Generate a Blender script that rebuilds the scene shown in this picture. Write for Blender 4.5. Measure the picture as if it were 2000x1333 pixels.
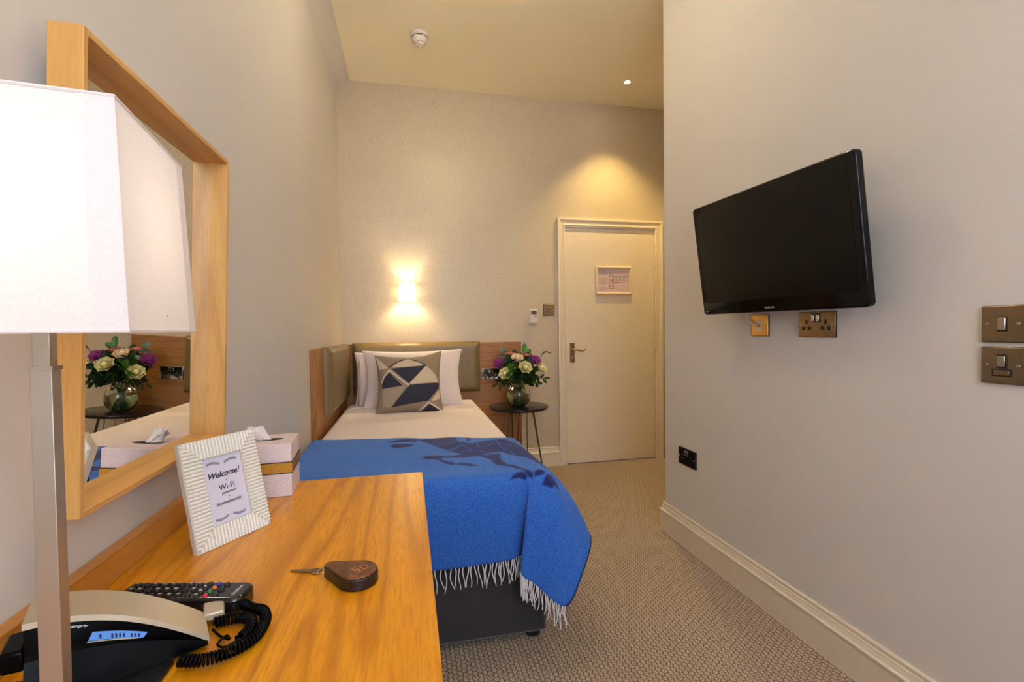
import bpy, math, random
from math import sin, cos, pi, sqrt, atan2, radians, hypot
from mathutils import Vector, Matrix, Euler
random.seed(11)
sc = bpy.context.scene
for o in list(bpy.data.objects):
    bpy.data.objects.remove(o)
C = sc.collection

# ------------------------------------------------------------------ camera
YAW, PITCH, ROLL, CAMH = 0.2130, 0.0224, -0.0121, 1.1334
cy, sy = cos(YAW), sin(YAW)
Fv = Vector((sy*cos(PITCH), cy*cos(PITCH), -sin(PITCH)))
Rv = Vector((cy, -sy, 0)); Uv = Rv.cross(Fv)
R2 = cos(ROLL)*Rv + sin(ROLL)*Uv; U2 = -sin(ROLL)*Rv + cos(ROLL)*Uv
cam = bpy.data.cameras.new('camera'); co = bpy.data.objects.new('camera', cam); C.objects.link(co)
cam.sensor_fit = 'HORIZONTAL'; cam.sensor_width = 36; cam.lens = 933.27/2000*36; cam.clip_start = 0.02
M = Matrix((R2, U2, -Fv)).transposed().to_4x4(); M.translation = (0, 0, CAMH)
co.matrix_world = M; sc.camera = co

# ------------------------------------------------------------------ world, light, exposure
w = bpy.data.worlds.new('world'); sc.world = w; w.use_nodes = True
w.node_tree.nodes['Background'].inputs[0].default_value = (0.62, 0.74, 1.0, 1)
w.node_tree.nodes['Background'].inputs[1].default_value = 1.2
sc.view_settings.view_transform = 'Standard'; sc.view_settings.look = 'None'
sc.view_settings.exposure = 0.88; sc.view_settings.gamma = 1.0
sc.view_settings.use_curve_mapping = False

def light(name, kind, loc, energy, color, rot=(0, 0, 0), **kw):
    l = bpy.data.lights.new(name, kind); l.energy = energy; l.color = color
    for k, v in kw.items(): setattr(l, k, v)
    o = bpy.data.objects.new(name, l); C.objects.link(o); o.location = loc; o.rotation_euler = rot
    return o
WARM = (1.0, 0.70, 0.36); SOFT = (1.0, 0.92, 0.80); DAY = (0.80, 0.87, 1.0)
light('daylight_window', 'AREA', (0.45, -1.36, 1.75), 21, DAY, (radians(90), 0, 0), shape='RECTANGLE', size=1.3, size_y=1.7)
DL_DOOR = (1.669, 3.429)            # downlight seen by the door
DL_FILL = [(0.45, -0.35)]   # unseen downlight added behind the camera to lift the brightness
FILL_XY = (0.40, 2.02)                 # globe fill light added out of view to brighten the far end
light('door_downlight', 'SPOT', (DL_DOOR[0], DL_DOOR[1], 3.0), 52, (1.0, 0.72, 0.26), (0, 0, 0), spot_size=radians(92), spot_blend=0.75, shadow_soft_size=0.03)
for a, (x, y) in enumerate(DL_FILL):
    light('fill_downlight', 'SPOT', (x, y, 3.0), 18, SOFT, (0, 0, 0), spot_size=radians(125), spot_blend=0.9, shadow_soft_size=0.05)
light('fill_globe_bulb', 'POINT', (FILL_XY[0], FILL_XY[1], 2.855), 35, (1.0, 0.94, 0.77), shadow_soft_size=0.05)
light('sconce_bulb', 'POINT', (-0.005, 3.715, 1.43), 5.5, (1.0, 0.82, 0.54), shadow_soft_size=0.02)
light('table_lamp_bulb', 'POINT', (-0.3106, 0.494, 1.2305), 0.155, (1.0, 0.86, 0.66), shadow_soft_size=0.025)

# ------------------------------------------------------------------ helpers
def lin(c):
    return tuple(((v/255)/12.92 if v/255 <= 0.04045 else (((v/255)+0.055)/1.055)**2.4) for v in c) + (1,)

class NT:
    """small node builder"""
    def __init__(s, name):
        s.m = bpy.data.materials.new(name); s.m.use_nodes = True
        s.t = s.m.node_tree; s.b = s.t.nodes['Principled BSDF']; s.out = s.t.nodes['Material Output']
    def n(s, kind, **kw):
        nd = s.t.nodes.new(kind)
        for k, v in kw.items():
            if k.startswith('i_'):
                key = k[2:].replace('_', ' ')
                nd.inputs[int(key) if key.isdigit() else key].default_value = v
            else: setattr(nd, k, v)
        return nd
    def l(s, a, b): s.t.links.new(a, b)
    def coord(s, scale=(1, 1, 1), rot=(0, 0, 0), kind='Object'):
        tc = s.n('ShaderNodeTexCoord'); mp = s.n('ShaderNodeMapping')
        mp.inputs['Scale'].default_value = scale; mp.inputs['Rotation'].default_value = rot
        s.l(tc.outputs[kind], mp.inputs['Vector']); return mp.outputs[0]
    def noise(s, vec, scale, detail=3, rough=0.5, dist=0.0):
        nd = s.n('ShaderNodeTexNoise'); nd.inputs['Scale'].default_value = scale
        nd.inputs['Detail'].default_value = detail; nd.inputs['Roughness'].default_value = rough
        nd.inputs['Distortion'].default_value = dist
        s.l(vec, nd.inputs['Vector']); return nd.outputs['Fac']
    def ramp(s, fac, stops):
        r = s.n('ShaderNodeValToRGB'); e = r.color_ramp.elements
        while len(e) < len(stops): e.new(0.5)
        for k, (p, c) in enumerate(stops): e[k].position = p; e[k].color = c
        s.l(fac, r.inputs[0]); return r.outputs[0]
    def mix(s, fac, a, b, mode='MIX'):
        m = s.n('ShaderNodeMix', data_type='RGBA', blend_type=mode)
        for k, v in ((0, fac), (6, a), (7, b)):
            if hasattr(v, 'links'): s.l(v, m.inputs[k])
            else: m.inputs[k].default_value = v
        return m.outputs[2]
    def math(s, op, a, b=0.0):
        m = s.n('ShaderNodeMath', operation=op)
        for k, v in ((0, a), (1, b)):
            if hasattr(v, 'links'): s.l(v, m.inputs[k])
            else: m.inputs[k].default_value = v
        return m.outputs[0]
    def bump(s, h, strength=0.2, dist=0.01):
        b = s.n('ShaderNodeBump'); b.inputs['Strength'].default_value = strength; b.inputs['Distance'].default_value = dist
        s.l(h, b.inputs['Height']); s.l(b.outputs[0], s.b.inputs['Normal'])
    def set(s, col=None, rough=None, metal=None, spec=None, **kw):
        if col is not None:
            if hasattr(col, 'links'): s.l(col, s.b.inputs['Base Color'])
            else: s.b.inputs['Base Color'].default_value = col
        if rough is not None: s.b.inputs['Roughness'].default_value = rough
        if metal is not None: s.b.inputs['Metallic'].default_value = metal
        if spec is not None: s.b.inputs['Specular IOR Level'].default_value = spec
        for k, v in kw.items(): s.b.inputs[k.replace('_', ' ')].default_value = v
        return s.m

def plain(name, rgb, rough=0.5, metal=0.0, spec=0.5, var=0.04, scale=30, bump=0.0, **kw):
    t = NT(name); v = t.coord(); f = t.noise(v, scale, 3)
    c = lin(rgb); d = tuple(x*(1-var) for x in c[:3])+(1,); e = tuple(min(1, x*(1+var)) for x in c[:3])+(1,)
    col = t.ramp(f, [(0.3, d), (0.7, e)])
    if bump: t.bump(f, bump, 0.003)
    return t.set(col, rough, metal, spec, **kw)

def wood(name, base, dark, axis='Y', rough=0.32, scale=1.0, off=(0, 0, 0), contrast=1.0, coat=0.0):
    """straight oak grain with cathedral figure, grain running along one axis"""
    t = NT(name)
    s = {'Y': (1, 0.07, 1), 'X': (0.07, 1, 1), 'Z': (1, 1, 0.07)}[axis]
    tc = t.n('ShaderNodeTexCoord'); mp = t.n('ShaderNodeMapping')
    mp.inputs['Location'].default_value = off; mp.inputs['Scale'].default_value = [x*scale for x in s]
    t.l(tc.outputs['Object'], mp.inputs['Vector']); v = mp.outputs[0]
    big = t.noise(v, 4.2, 2, 0.5, 0.5)
    rings = t.math('SINE', t.math('MULTIPLY', big, 95.0))
    rings = t.math('MULTIPLY', t.math('ADD', rings, 1.0), 0.5)
    fine = t.noise(v, 260, 5, 0.65)
    fig = t.noise(v, 11, 3, 0.55, 0.3)
    a = lin(base); b = lin(dark)
    mid = tuple((a[i]+b[i])/2 for i in range(3))+(1,)
    c = t.mix(t.math('MULTIPLY', t.math('POWER', rings, 3.0), 0.38*contrast), a, b)
    c = t.mix(t.math('MULTIPLY', t.ramp(fine, [(0.45, (0, 0, 0, 1)), (0.72, (1, 1, 1, 1))]), 0.45*contrast), c, b)
    c = t.mix(t.math('MULTIPLY', t.ramp(fig, [(0.4, (0, 0, 0, 1)), (0.7, (1, 1, 1, 1))]), 0.45*contrast), c, mid)
    t.bump(fine, 0.06, 0.002)
    return t.set(c, rough, 0, 0.5, Coat_Weight=coat, Coat_Roughness=0.2)

def weave(name, rgb, rgb2, scale=400, rough=0.9, bump=0.15, sheen=0.0):
    t = NT(name); v = t.coord(); f = t.noise(v, scale, 2, 0.6); g = t.noise(v, scale/18, 3)
    c = t.ramp(f, [(0.35, lin(rgb2)), (0.65, lin(rgb))])
    c = t.mix(0.25, c, t.ramp(g, [(0.3, lin(rgb2)), (0.7, lin(rgb))]))
    t.bump(f, bump, 0.002)
    return t.set(c, rough, 0, 0.2, Sheen_Weight=sheen)

class MB:
    def __init__(s): s.v = []; s.f = []
    def add(s, vs, fs):
        n = len(s.v); s.v += [tuple(p) for p in vs]; s.f += [tuple(i+n for i in f) for f in fs]; return s
    def box(s, a, b):
        (x0, y0, z0), (x1, y1, z1) = a, b
        return s.add([(x0,y0,z0),(x1,y0,z0),(x1,y1,z0),(x0,y1,z0),(x0,y0,z1),(x1,y0,z1),(x1,y1,z1),(x0,y1,z1)],
              [(0,3,2,1),(4,5,6,7),(0,1,5,4),(1,2,6,5),(2,3,7,6),(3,0,4,7)])
    def grid(s, fn, nu, nv, closeu=False):
        n = len(s.v); U = nu if closeu else nu+1
        for j in range(nv+1):
            for i in range(U): s.v.append(tuple(fn(i/nu, j/nv)))
        for j in range(nv):
            for i in range(nu):
                i2 = (i+1) % U
                s.f.append((n+j*U+i, n+j*U+i2, n+(j+1)*U+i2, n+(j+1)*U+i))
        return s
    def lathe(s, prof, seg=32, c=(0, 0, 0)):
        """prof: (r, z) pairs"""
        n = len(s.v)
        for r, z in prof:
            for k in range(seg):
                a = 2*pi*k/seg; s.v.append((c[0]+r*cos(a), c[1]+r*sin(a), c[2]+z))
        for j in range(len(prof)-1):
            for k in range(seg):
                k2 = (k+1) % seg
                s.f.append((n+j*seg+k, n+j*seg+k2, n+(j+1)*seg+k2, n+(j+1)*seg+k))
        if prof[0][0] > 1e-5: s.f.append(tuple(n+k for k in range(seg))[::-1])
        if prof[-1][0] > 1e-5: s.f.append(tuple(n+(len(prof)-1)*seg+k for k in range(seg)))
        return s
    def tube(s, pts, r, seg=8, cap=True):
        pts = [Vector(p) for p in pts]; n = len(s.v); N = len(pts)
        t0 = (pts[1]-pts[0]).normalized(); up = Vector((0, 0, 1)) if abs(t0.z) < 0.9 else Vector((1, 0, 0))
        nrm = t0.cross(up).normalized()
        for i, p in enumerate(pts):
            t = (pts[min(i+1, N-1)]-pts[max(i-1, 0)]).normalized()
            nrm = (nrm-nrm.dot(t)*t).normalized(); b = t.cross(nrm)
            rr = r[i] if isinstance(r, (list, tuple)) else r
            for k in range(seg):
                a = 2*pi*k/seg; s.v.append(tuple(p+rr*(cos(a)*nrm+sin(a)*b)))
        for i in range(N-1):
            for k in range(seg):
                k2 = (k+1) % seg
                s.f.append((n+i*seg+k, n+i*seg+k2, n+(i+1)*seg+k2, n+(i+1)*seg+k))
        if cap:
            s.f.append(tuple(n+k for k in range(seg))[::-1]); s.f.append(tuple(n+(N-1)*seg+k for k in range(seg)))
        return s
    def prism(s, poly, z0, z1, fn=lambda x, y, z: (x, y, z)):
        """extrude polygon (x, y) from z0 to z1, remapped by fn"""
        k = len(poly)
        vs = [fn(x, y, z0) for x, y in poly]+[fn(x, y, z1) for x, y in poly]
        fs = [tuple(range(k))[::-1], tuple(range(k, 2*k))]+[(i, (i+1) % k, k+(i+1) % k, k+i) for i in range(k)]
        return s.add(vs, fs)
    def map(s, fn): s.v = [tuple(fn(Vector(p))) for p in s.v]; return s

ROOT = {}
def obj(name, mb, mat, parent=None, bevel=0, seg=2, smooth=40, local=False, solid=0, sub=0):
    base = Vector((0, 0, 0)) if local or parent is None else ROOT.get(parent.name, Vector((0, 0, 0)))
    me = bpy.data.meshes.new(name)
    me.from_pydata([tuple(Vector(p)-base) for p in mb.v], [], mb.f)
    me.validate(); me.update()
    import bmesh
    bm = bmesh.new(); bm.from_mesh(me); bmesh.ops.remove_doubles(bm, verts=bm.verts, dist=1e-6)
    bmesh.ops.recalc_face_normals(bm, faces=bm.faces); bm.to_mesh(me); bm.free()
    for p in me.polygons: p.use_smooth = True
    me.set_sharp_from_angle(angle=radians(smooth))
    if mat: me.materials.append(mat)
    o = bpy.data.objects.new(name, me); C.objects.link(o)
    if parent: o.parent = parent; ROOT[o.name] = base
    if solid: m = o.modifiers.new('solid', 'SOLIDIFY'); m.thickness = solid; m.offset = -1
    if bevel:
        m = o.modifiers.new('bevel', 'BEVEL'); m.width = bevel; m.segments = seg; m.limit_method = 'ANGLE'; m.angle_limit = radians(35)
        m.harden_normals = False
    if sub: m = o.modifiers.new('sub', 'SUBSURF'); m.levels = sub; m.render_levels = sub
    return o
def tag(o, label, cat, group=None):
    o['label'] = label; o['category'] = cat
    if group: o['group'] = group
    return o
def thing(name, label, cat, loc, rot=(0, 0, 0), group=None):
    o = bpy.data.objects.new(name, None); C.objects.link(o); o.location = loc; o.rotation_euler = rot
    o.empty_display_size = 0.05
    ROOT[o.name] = Vector(loc); return tag(o, label, cat, group)
def lab(o, s): o['label'] = s; return o
def struct(o): o['kind'] = 'structure'; return o
def crs(P, t):
    """Catmull-Rom through a list of tuples, t in 0..1"""
    n = len(P)-1; x = min(max(t, 0), 1)*n; i = min(int(x), n-1); u = x-i
    g = lambda k: Vector(P[min(max(k, 0), n)])
    a, b, c, d = g(i-1), g(i), g(i+1), g(i+2)
    return 0.5*((2*b)+(c-a)*u+(2*a-5*b+4*c-d)*u*u+(3*b-a-3*c+d)*u**3)
def text(name, s, size, mat, parent, mtx, depth=0.0004, bold=0.0, shear=0.0, align='CENTER', spacing=1.0):
    cu = bpy.data.curves.new('t', 'FONT'); cu.body = s; cu.size = size; cu.extrude = depth; cu.offset = bold
    cu.shear = shear; cu.align_x = align; cu.align_y = 'CENTER'; cu.resolution_u = 3; cu.space_character = spacing
    t = bpy.data.objects.new('t', cu); C.objects.link(t)
    bpy.context.view_layer.update()
    me = bpy.data.meshes.new_from_object(t.evaluated_get(bpy.context.evaluated_depsgraph_get()))
    bpy.data.objects.remove(t); me.transform(mtx); me.materials.clear(); me.materials.append(mat); me.name = name
    o = bpy.data.objects.new(name, me); C.objects.link(o); o.parent = parent; return o
def seg_d(p, a, b):
    ax, ay = a; bx, by = b; px, py = p; dx, dy = bx-ax, by-ay
    L = dx*dx+dy*dy or 1e-12; t = max(0, min(1, ((px-ax)*dx+(py-ay)*dy)/L))
    return hypot(px-ax-t*dx, py-ay-t*dy)
def poly_sd(p, poly):
    """positive inside"""
    d = 1e9; ins = False; n = len(poly)
    for i in range(n):
        a, b = poly[i], poly[(i+1) % n]; d = min(d, seg_d(p, a, b))
        if (a[1] > p[1]) != (b[1] > p[1]) and p[0] < (b[0]-a[0])*(p[1]-a[1])/(b[1]-a[1])+a[0]: ins = not ins
    return d if ins else -d
def line_sd(p, pl, hw): return hw-min(seg_d(p, pl[i], pl[i+1]) for i in range(len(pl)-1))
def set_attr(o, name, vals):
    a = o.data.attributes.new(name, 'FLOAT', 'POINT'); a.data.foreach_set('value', vals)

# ------------------------------------------------------------------ materials
def paint(name, rgb, bumpy=0.05):
    t = NT(name); v = t.coord(); f = t.noise(v, 220, 3, 0.6); g = t.noise(v, 1.3, 2)
    c = lin(rgb); d = tuple(x*0.96 for x in c[:3])+(1,)
    t.bump(f, bumpy, 0.002)
    return t.set(t.ramp(g, [(0.35, d), (0.65, c)]), 0.62, 0, 0.3)
m_wall = paint('wall_paint_greige', (217, 209, 200))
m_ceil = paint('ceiling_paint_cream', (246, 234, 204))
m_white = plain('satin_white_paint', (226, 210, 186), 0.35, 0, 0.5, 0.02)
def wallpaper():
    t = NT('crackle_wallpaper'); v = t.coord((1, 1, 1))
    vo = t.n('ShaderNodeTexVoronoi', feature='DISTANCE_TO_EDGE'); vo.inputs['Scale'].default_value = 150
    t.l(v, vo.inputs['Vector'])
    e = t.ramp(vo.outputs['Distance'], [(0.02, (0, 0, 0, 1)), (0.16, (1, 1, 1, 1))])
    n = t.noise(v, 60, 4, 0.65)
    c = t.mix(e, lin((182, 165, 138)), lin((218, 202, 176)))
    c = t.mix(t.math('MULTIPLY', n, 0.35), c, lin((180, 162, 134)))
    r = t.n('ShaderNodeMapRange'); r.inputs[3].default_value = 0.5; r.inputs[4].default_value = 0.34
    t.l(e, r.inputs[0]); t.l(r.outputs[0], t.b.inputs['Roughness'])
    t.bump(e, 0.25, 0.0015)
    return t.set(c, None, 0.18, 0.6)
m_paper = wallpaper()
def carpet():
    t = NT('woven_loop_carpet'); v = t.coord((1, 1, 1))
    nz = t.n('ShaderNodeTexNoise'); nz.inputs['Scale'].default_value = 40; t.l(v, nz.inputs['Vector'])
    va = t.n('ShaderNodeVectorMath', operation='MULTIPLY_ADD'); va.inputs[1].default_value = (.010, .010, 0)
    t.l(nz.outputs['Color'], va.inputs[0]); t.l(v, va.inputs[2])
    sp = t.n('ShaderNodeSeparateXYZ'); t.l(va.outputs[0], sp.inputs[0])
    u = t.math('MULTIPLY', sp.outputs[0], 62.0); w_ = t.math('MULTIPLY', sp.outputs[1], 46.0)
    w_ = t.math('ADD', w_, t.math('MULTIPLY', t.math('FLOORED_MODULO', t.math('FLOOR', u), 2.0), 0.5))
    fu = t.math('SUBTRACT', t.math('FRACT', u), 0.5); fw = t.math('SUBTRACT', t.math('FRACT', w_), 0.5)
    d = t.math('SQRT', t.math('ADD', t.math('MULTIPLY', fu, fu), t.math('MULTIPLY', fw, fw)))
    c = t.ramp(d, [(0.0, lin((136, 116, 98))), (0.13, lin((164, 142, 122))), (0.25, lin((222, 202, 176))), (0.40, lin((196, 174, 150))), (0.52, lin((124, 104, 90)))])
    f = t.noise(t.coord((1, 1, 1)), 420, 3, 0.7); g = t.noise(t.coord(), 2.2, 3, 0.6)
    c = t.mix(t.math('MULTIPLY', f, 0.5), c, lin((104, 90, 78)))
    c = t.mix(t.math('MULTIPLY', g, 0.25), c, lin((120, 102, 86)))
    h = t.math('ADD', t.ramp(d, [(0.0, (0.5, 0.5, 0.5, 1)), (0.3, (1, 1, 1, 1)), (0.6, (0, 0, 0, 1))]), t.math('MULTIPLY', f, 0.5))
    t.bump(h, 0.6, 0.004)
    return t.set(c, 0.95, 0, 0.1)
m_carpet = carpet()
m_desk = wood('oak_desktop', (218, 146, 18), (142, 70, 0), 'Y', 0.30, 1.0, (0.4, 0.1, 0), 1.35)
m_oak = wood('pale_oak_frame', (222, 170, 96), (188, 128, 58), 'Z', 0.4, 1.0)
m_oakY = wood('pale_oak_rail', (222, 170, 96), (188, 128, 58), 'Y', 0.4, 1.0)
m_hbZ = wood('honey_oak_panel', (166, 112, 52), (108, 62, 22), 'Z', 0.4, 1.2)
m_hbX = wood('honey_oak_headboard', (162, 112, 56), (104, 62, 26), 'X', 0.4, 1.2)
def leatherm(name, rgb, rough=0.34, sc_=260, b=0.12, var=0.1):
    t = NT(name); v = t.coord(); vo = t.n('ShaderNodeTexVoronoi'); vo.inputs['Scale'].default_value = sc_
    t.l(v, vo.inputs['Vector']); n = t.noise(v, 14, 3)
    c = lin(rgb); d = tuple(x*(1-var) for x in c[:3])+(1,)
    t.bump(vo.outputs['Distance'], b, 0.001)
    return t.set(t.ramp(n, [(0.3, d), (0.7, c)]), rough, 0, 0.5)
m_pad = leatherm('olive_brown_leatherette', (122, 102, 62), 0.36)
m_chrome = plain('polished_chrome', (215, 213, 208), 0.08, 1.0, 0.5, 0.01)
m_nickel = plain('brushed_nickel', (176, 166, 150), 0.28, 1.0, 0.5, 0.06, 90)
m_bronze = plain('antique_brass_plate', (148, 128, 100), 0.30, 1.0, 0.5, 0.10, 26)
m_gold = plain('brushed_gold_plate', (214, 170, 92), 0.32, 0.9, 0.5, 0.04)
m_blackpl = plain('black_plastic', (18, 17, 18), 0.32, 0, 0.5, 0.1)
m_dark = plain('dark_gap', (22, 18, 16), 0.6)
m_sheet = weave('white_cotton', (234, 222, 219), (226, 212, 209), 500, 0.85, 0.05, 0.1)
m_velvet = weave('charcoal_velvet', (58, 54, 55), (42, 39, 41), 260, 0.85, 0.1, 0.4)

# ------------------------------------------------------------------ setting
XL, XR, YB, YF, ZC, YC, XA = -0.5, 1.394, 3.803, -1.4, 3.027, 2.424, 2.262
DLX, DRX, DH = 1.281, 2.094, 1.98
struct(obj('floor', MB().box((XL-.1, YF-.1, -.08), (XA+.1, YB+.14, 0)), m_carpet))
struct(obj('ceiling', MB().box((XL-.1, YF-.1, ZC), (XA+.1, YB+.14, ZC+.08)), m_ceil))
# left wall with a coved top
r = 0.10; prof = [(XL-.1, 0), (XL, 0), (XL, ZC-r)]+[(XL+r-r*cos(a*pi/2/8), ZC-r+r*sin(a*pi/2/8)) for a in range(1, 8)]+[(XL+r, ZC-.0005), (XL-.1, ZC-.0005)]
struct(obj('wall_left', MB().prism(prof, YF-.1, YB, lambda x, y, z: (x, z, y)), m_wall))
wb = MB()
wb.box((XL-.1, YB, 0), (DLX-.02, YB+.12, ZC)); wb.box((DRX+.02, YB, 0), (XA+.1, YB+.12, ZC)); wb.box((DLX-.02, YB, DH+.02), (DRX+.02, YB+.12, ZC))
struct(obj('wall_back', wb, m_paper))
struct(obj('wall_right', MB().box((XR, YF-.1, 0), (XA+.1, YC, ZC)), m_wall, bevel=0.004))
struct(obj('wall_alcove', MB().box((XA, YC, 0), (XA+.1, YB, ZC)), m_wall))
wf = MB(); wx0, wx1, wz0, wz1 = -.22, 1.12, .85, 2.65
wf.box((XL, YF-.1, 0), (wx0, YF, ZC)); wf.box((wx1, YF-.1, 0), (XR, YF, ZC)); wf.box((wx0, YF-.1, 0), (wx1, YF, wz0)); wf.box((wx0, YF-.1, wz1), (wx1, YF, ZC))
struct(obj('wall_front', wf, m_wall))
win = struct(obj('window_1', MB().box((wx0, YF-.09, wz0), (wx0+.05, YF-.04, wz1)).box((wx1-.05, YF-.09, wz0), (wx1, YF-.04, wz1))
    .box((wx0+.05, YF-.09, wz0), (wx1-.05, YF-.04, wz0+.05)).box((wx0+.05, YF-.09, wz1-.05), (wx1-.05, YF-.04, wz1)).box((wx0+.05, YF-.085, 1.72), (wx1-.05, YF-.045, 1.76)), m_white))
# skirting boards with a moulded top
SK = [(0, 0), (.020, 0), (.020, .110), (.0235, .113), (.0235, .118), (.020, .121), (.017, .123), (.012, .137), (.0125, .141), (.009, .143), (.009, .147), (.010, .156), (.006, .160), (0, .160)]
def skirt(name, p0, p1, nrm, ext0=0, ext1=0):
    p0, p1, nrm = Vector(p0), Vector(p1), Vector(nrm); d = (p1-p0).normalized(); mb = MB(); k = len(SK)
    for end, (p, e) in enumerate(((p0, ext0), (p1, ext1))):
        for a, z in SK:
            q = p+nrm*(a+.0005)+d*(a*e)*(1 if end else -1); mb.v.append((q.x, q.y, z))
    for i in range(k): mb.f.append((i, (i+1) % k, k+(i+1) % k, k+i))
    mb.f += [tuple(range(k))[::-1], tuple(range(k, 2*k))]
    return struct(obj(name, mb, m_white, smooth=25))
skirt('baseboard_right', (XR, YF, 0), (XR, YC, 0), (-1, 0, 0), 0, 1)
skirt('baseboard_return', (XR, YC, 0), (XA, YC, 0), (0, 1, 0), 1, 0)
skirt('baseboard_back', (XL+.05, YB, 0), (DLX-.066, YB, 0), (0, -1, 0))
skirt('baseboard_corner', (XA-.07, YB, 0), (XA, YB, 0), (0, -1, 0))
skirt('baseboard_alcove', (XA, YC, 0), (XA, YB, 0), (-1, 0, 0), -1, -1)
skirt('baseboard_left', (XL, YF, 0), (XL, YB, 0), (1, 0, 0))

# door with architrave
door = struct(thing('door_1', 'plain cream painted flush door in a moulded architrave', 'door', (DLX, YB, 0)))
del door['category']
def archi():
    P = [(0, 0), (0, -.024), (.010, -.027), (.018, -.026), (.024, -.020), (.030, -.020), (.050, -.016), (.054, -.019), (.060, -.019), (.064, -.014), (.066, 0)]
    mb = MB(); k = len(P)
    x0, x1, z1 = DLX-.066, DRX+.068, 2.060
    rows = [lambda a: (x0+a, 0), lambda a: (x0+a, z1-a), lambda a: (x1-a, z1-a), lambda a: (x1-a, 0)]
    for rw in rows:
        for a, y in P:
            x, z = rw(a); mb.v.append((x, YB+y-.0005, z))
    for s_ in range(3):
        for i in range(k): mb.f.append((s_*k+i, s_*k+(i+1) % k, (s_+1)*k+(i+1) % k, (s_+1)*k+i))
    mb.f += [tuple(range(k)), tuple(range(3*k, 4*k))[::-1]]
    return mb
obj('architrave', archi(), m_white, door, smooth=25)
ln = MB(); ln.box((DLX-.018, YB-.012, 0), (DLX-.002, YB+.10, DH+.014)); ln.box((DRX+.002, YB-.012, 0), (DRX+.018, YB+.10, DH+.014)); ln.box((DLX-.018, YB-.012, DH+.004), (DRX+.018, YB+.10, DH+.018))
obj('door_frame', ln, m_white, door, bevel=.001)
obj('door_leaf', MB().box((DLX, YB, .008), (DRX, YB+.04, DH)), m_white, door, bevel=.002)
for z in (1.72, 1.00, .26):
    hb = MB(); hb.tube([(DRX+.001, YB-.016, z-.045), (DRX+.001, YB-.016, z+.045)], .0055, 10); hb.box((DRX-.022, YB-.0025, z-.045), (DRX+.001, YB-.0005, z+.045))
    obj('hinge', hb, m_white, door)
hx, hz = 1.337, .94
pl = obj('handle_plate', MB().box((hx-.020, YB-.007, hz-.082), (hx+.020, YB-.0005, hz+.082)), m_bronze, door, bevel=.0025)
hd = MB(); hd.tube([(hx, YB-.006, hz+.025), (hx, YB-.045, hz+.025)], .009, 12)
hd.tube([(hx-.004, YB-.047, hz+.025), (hx+.02, YB-.05, hz+.027), (hx+.045, YB-.05, hz+.021), (hx+.07, YB-.05, hz+.016), (hx+.09, YB-.05, hz+.022), (hx+.102, YB-.05, hz+.034)], [.010, .009, .007, .0065, .006, .004], 10)
obj('door_handle', hd, m_nickel, door)
obj('latch_turn', MB().tube([(hx, YB-.007, hz-.04), (hx, YB-.014, hz-.04)], .009, 12).box((hx-.003, YB-.026, hz-.052), (hx+.003, YB-.013, hz-.028)), m_nickel, door)

# fire plan frame on the door
fx0, fx1, fz0, fz1 = 1.546, 1.876, 1.423, 1.667
t = thing('framed_notice', 'cream framed evacuation plan hung on the door', 'picture frame', ((fx0+fx1)/2, YB-.001, fz0))
def rect_frame(x0, x1, z0, z1, y, P):
    mb = MB(); k = len(P)
    for sx, sz in ((0, 0), (1, 0), (1, 1), (0, 1)):
        for a, d in P:
            mb.v.append(((x0+a) if sx == 0 else (x1-a), y-d, (z0+a) if sz == 0 else (z1-a)))
    for s_ in range(4):
        for i in range(k): mb.f.append((s_*k+i, s_*k+(i+1) % k, ((s_+1) % 4)*k+(i+1) % k, ((s_+1) % 4)*k+i))
    return mb
obj('frame_moulding', rect_frame(fx0, fx1, fz0, fz1, YB-.001, [(0, 0), (0, .010), (.006, .017), (.014, .019), (.022, .013), (.024, .006), (.024, 0)]), plain('cream_frame', (228, 206, 176), .3), t, smooth=30)
m_notice = plain('notice_paper', (214, 190, 192), .5)
m_ink = plain('grey_ink', (110, 92, 96), .6); m_red = plain('red_ink', (196, 70, 74), .6); m_inkg = plain('dark_line_ink', (86, 80, 76), .6)
pp = obj('notice_sheet', MB().box((fx0+.022, YB-.006, fz0+.022), (fx1-.022, YB-.002, fz1-.022)), m_notice, t)
ink = MB(); yy = YB-.0064
random.seed(3)
def hl(mb, x0, x1, z, th=.0022): mb.box((x0, yy, z-th/2), (x1, YB-.0058, z+th/2))
def vl(mb, x, z0, z1, th=.0022): mb.box((x-th/2, yy, z0), (x+th/2, YB-.0058, z1))
for (za, n) in ((1.630, 1), (1.615, 3), (1.565, 6), (1.490, 4)):
    ink = MB()
    for k in range(n):
        z = za-k*.009; x = fx0+.034
        while x < fx0+.108-random.random()*.02:
            wd = random.uniform(.006, .016); hl(ink, x, x+wd, z, .0030 if n == 1 else .0024); x += wd+.003
    obj('notice_text', ink, m_ink, t)
pln = MB()
for z in (1.628, 1.605, 1.588): hl(pln, 1.673, 1.703, z)
vl(pln, 1.673, 1.588, 1.628); vl(pln, 1.703, 1.588, 1.628); hl(pln, 1.673, 1.850, 1.583)
for k in range(12): vl(pln, 1.708+k*.0115, 1.552 if k % 3 else 1.545, 1.583)
hl(pln, 1.708, 1.850, 1.545); hl(pln, 1.716, 1.800, 1.530); hl(pln, 1.760, 1.850, 1.545)
for x in (1.675, 1.704, 1.712): vl(pln, x, 1.475, 1.583)
hl(pln, 1.673, 1.714, 1.475, .003); hl(pln, 1.673, 1.714, 1.500)
obj('floor_plan', pln, m_inkg, t)
rd = MB(); rd.box((1.690, yy-.0003, 1.530), (1.702, YB-.0058, 1.552)); hl(rd, 1.684, 1.760, 1.533, .003); vl(rd, 1.745, 1.528, 1.548, .003)
obj('escape_route', rd, m_red, t)

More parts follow.
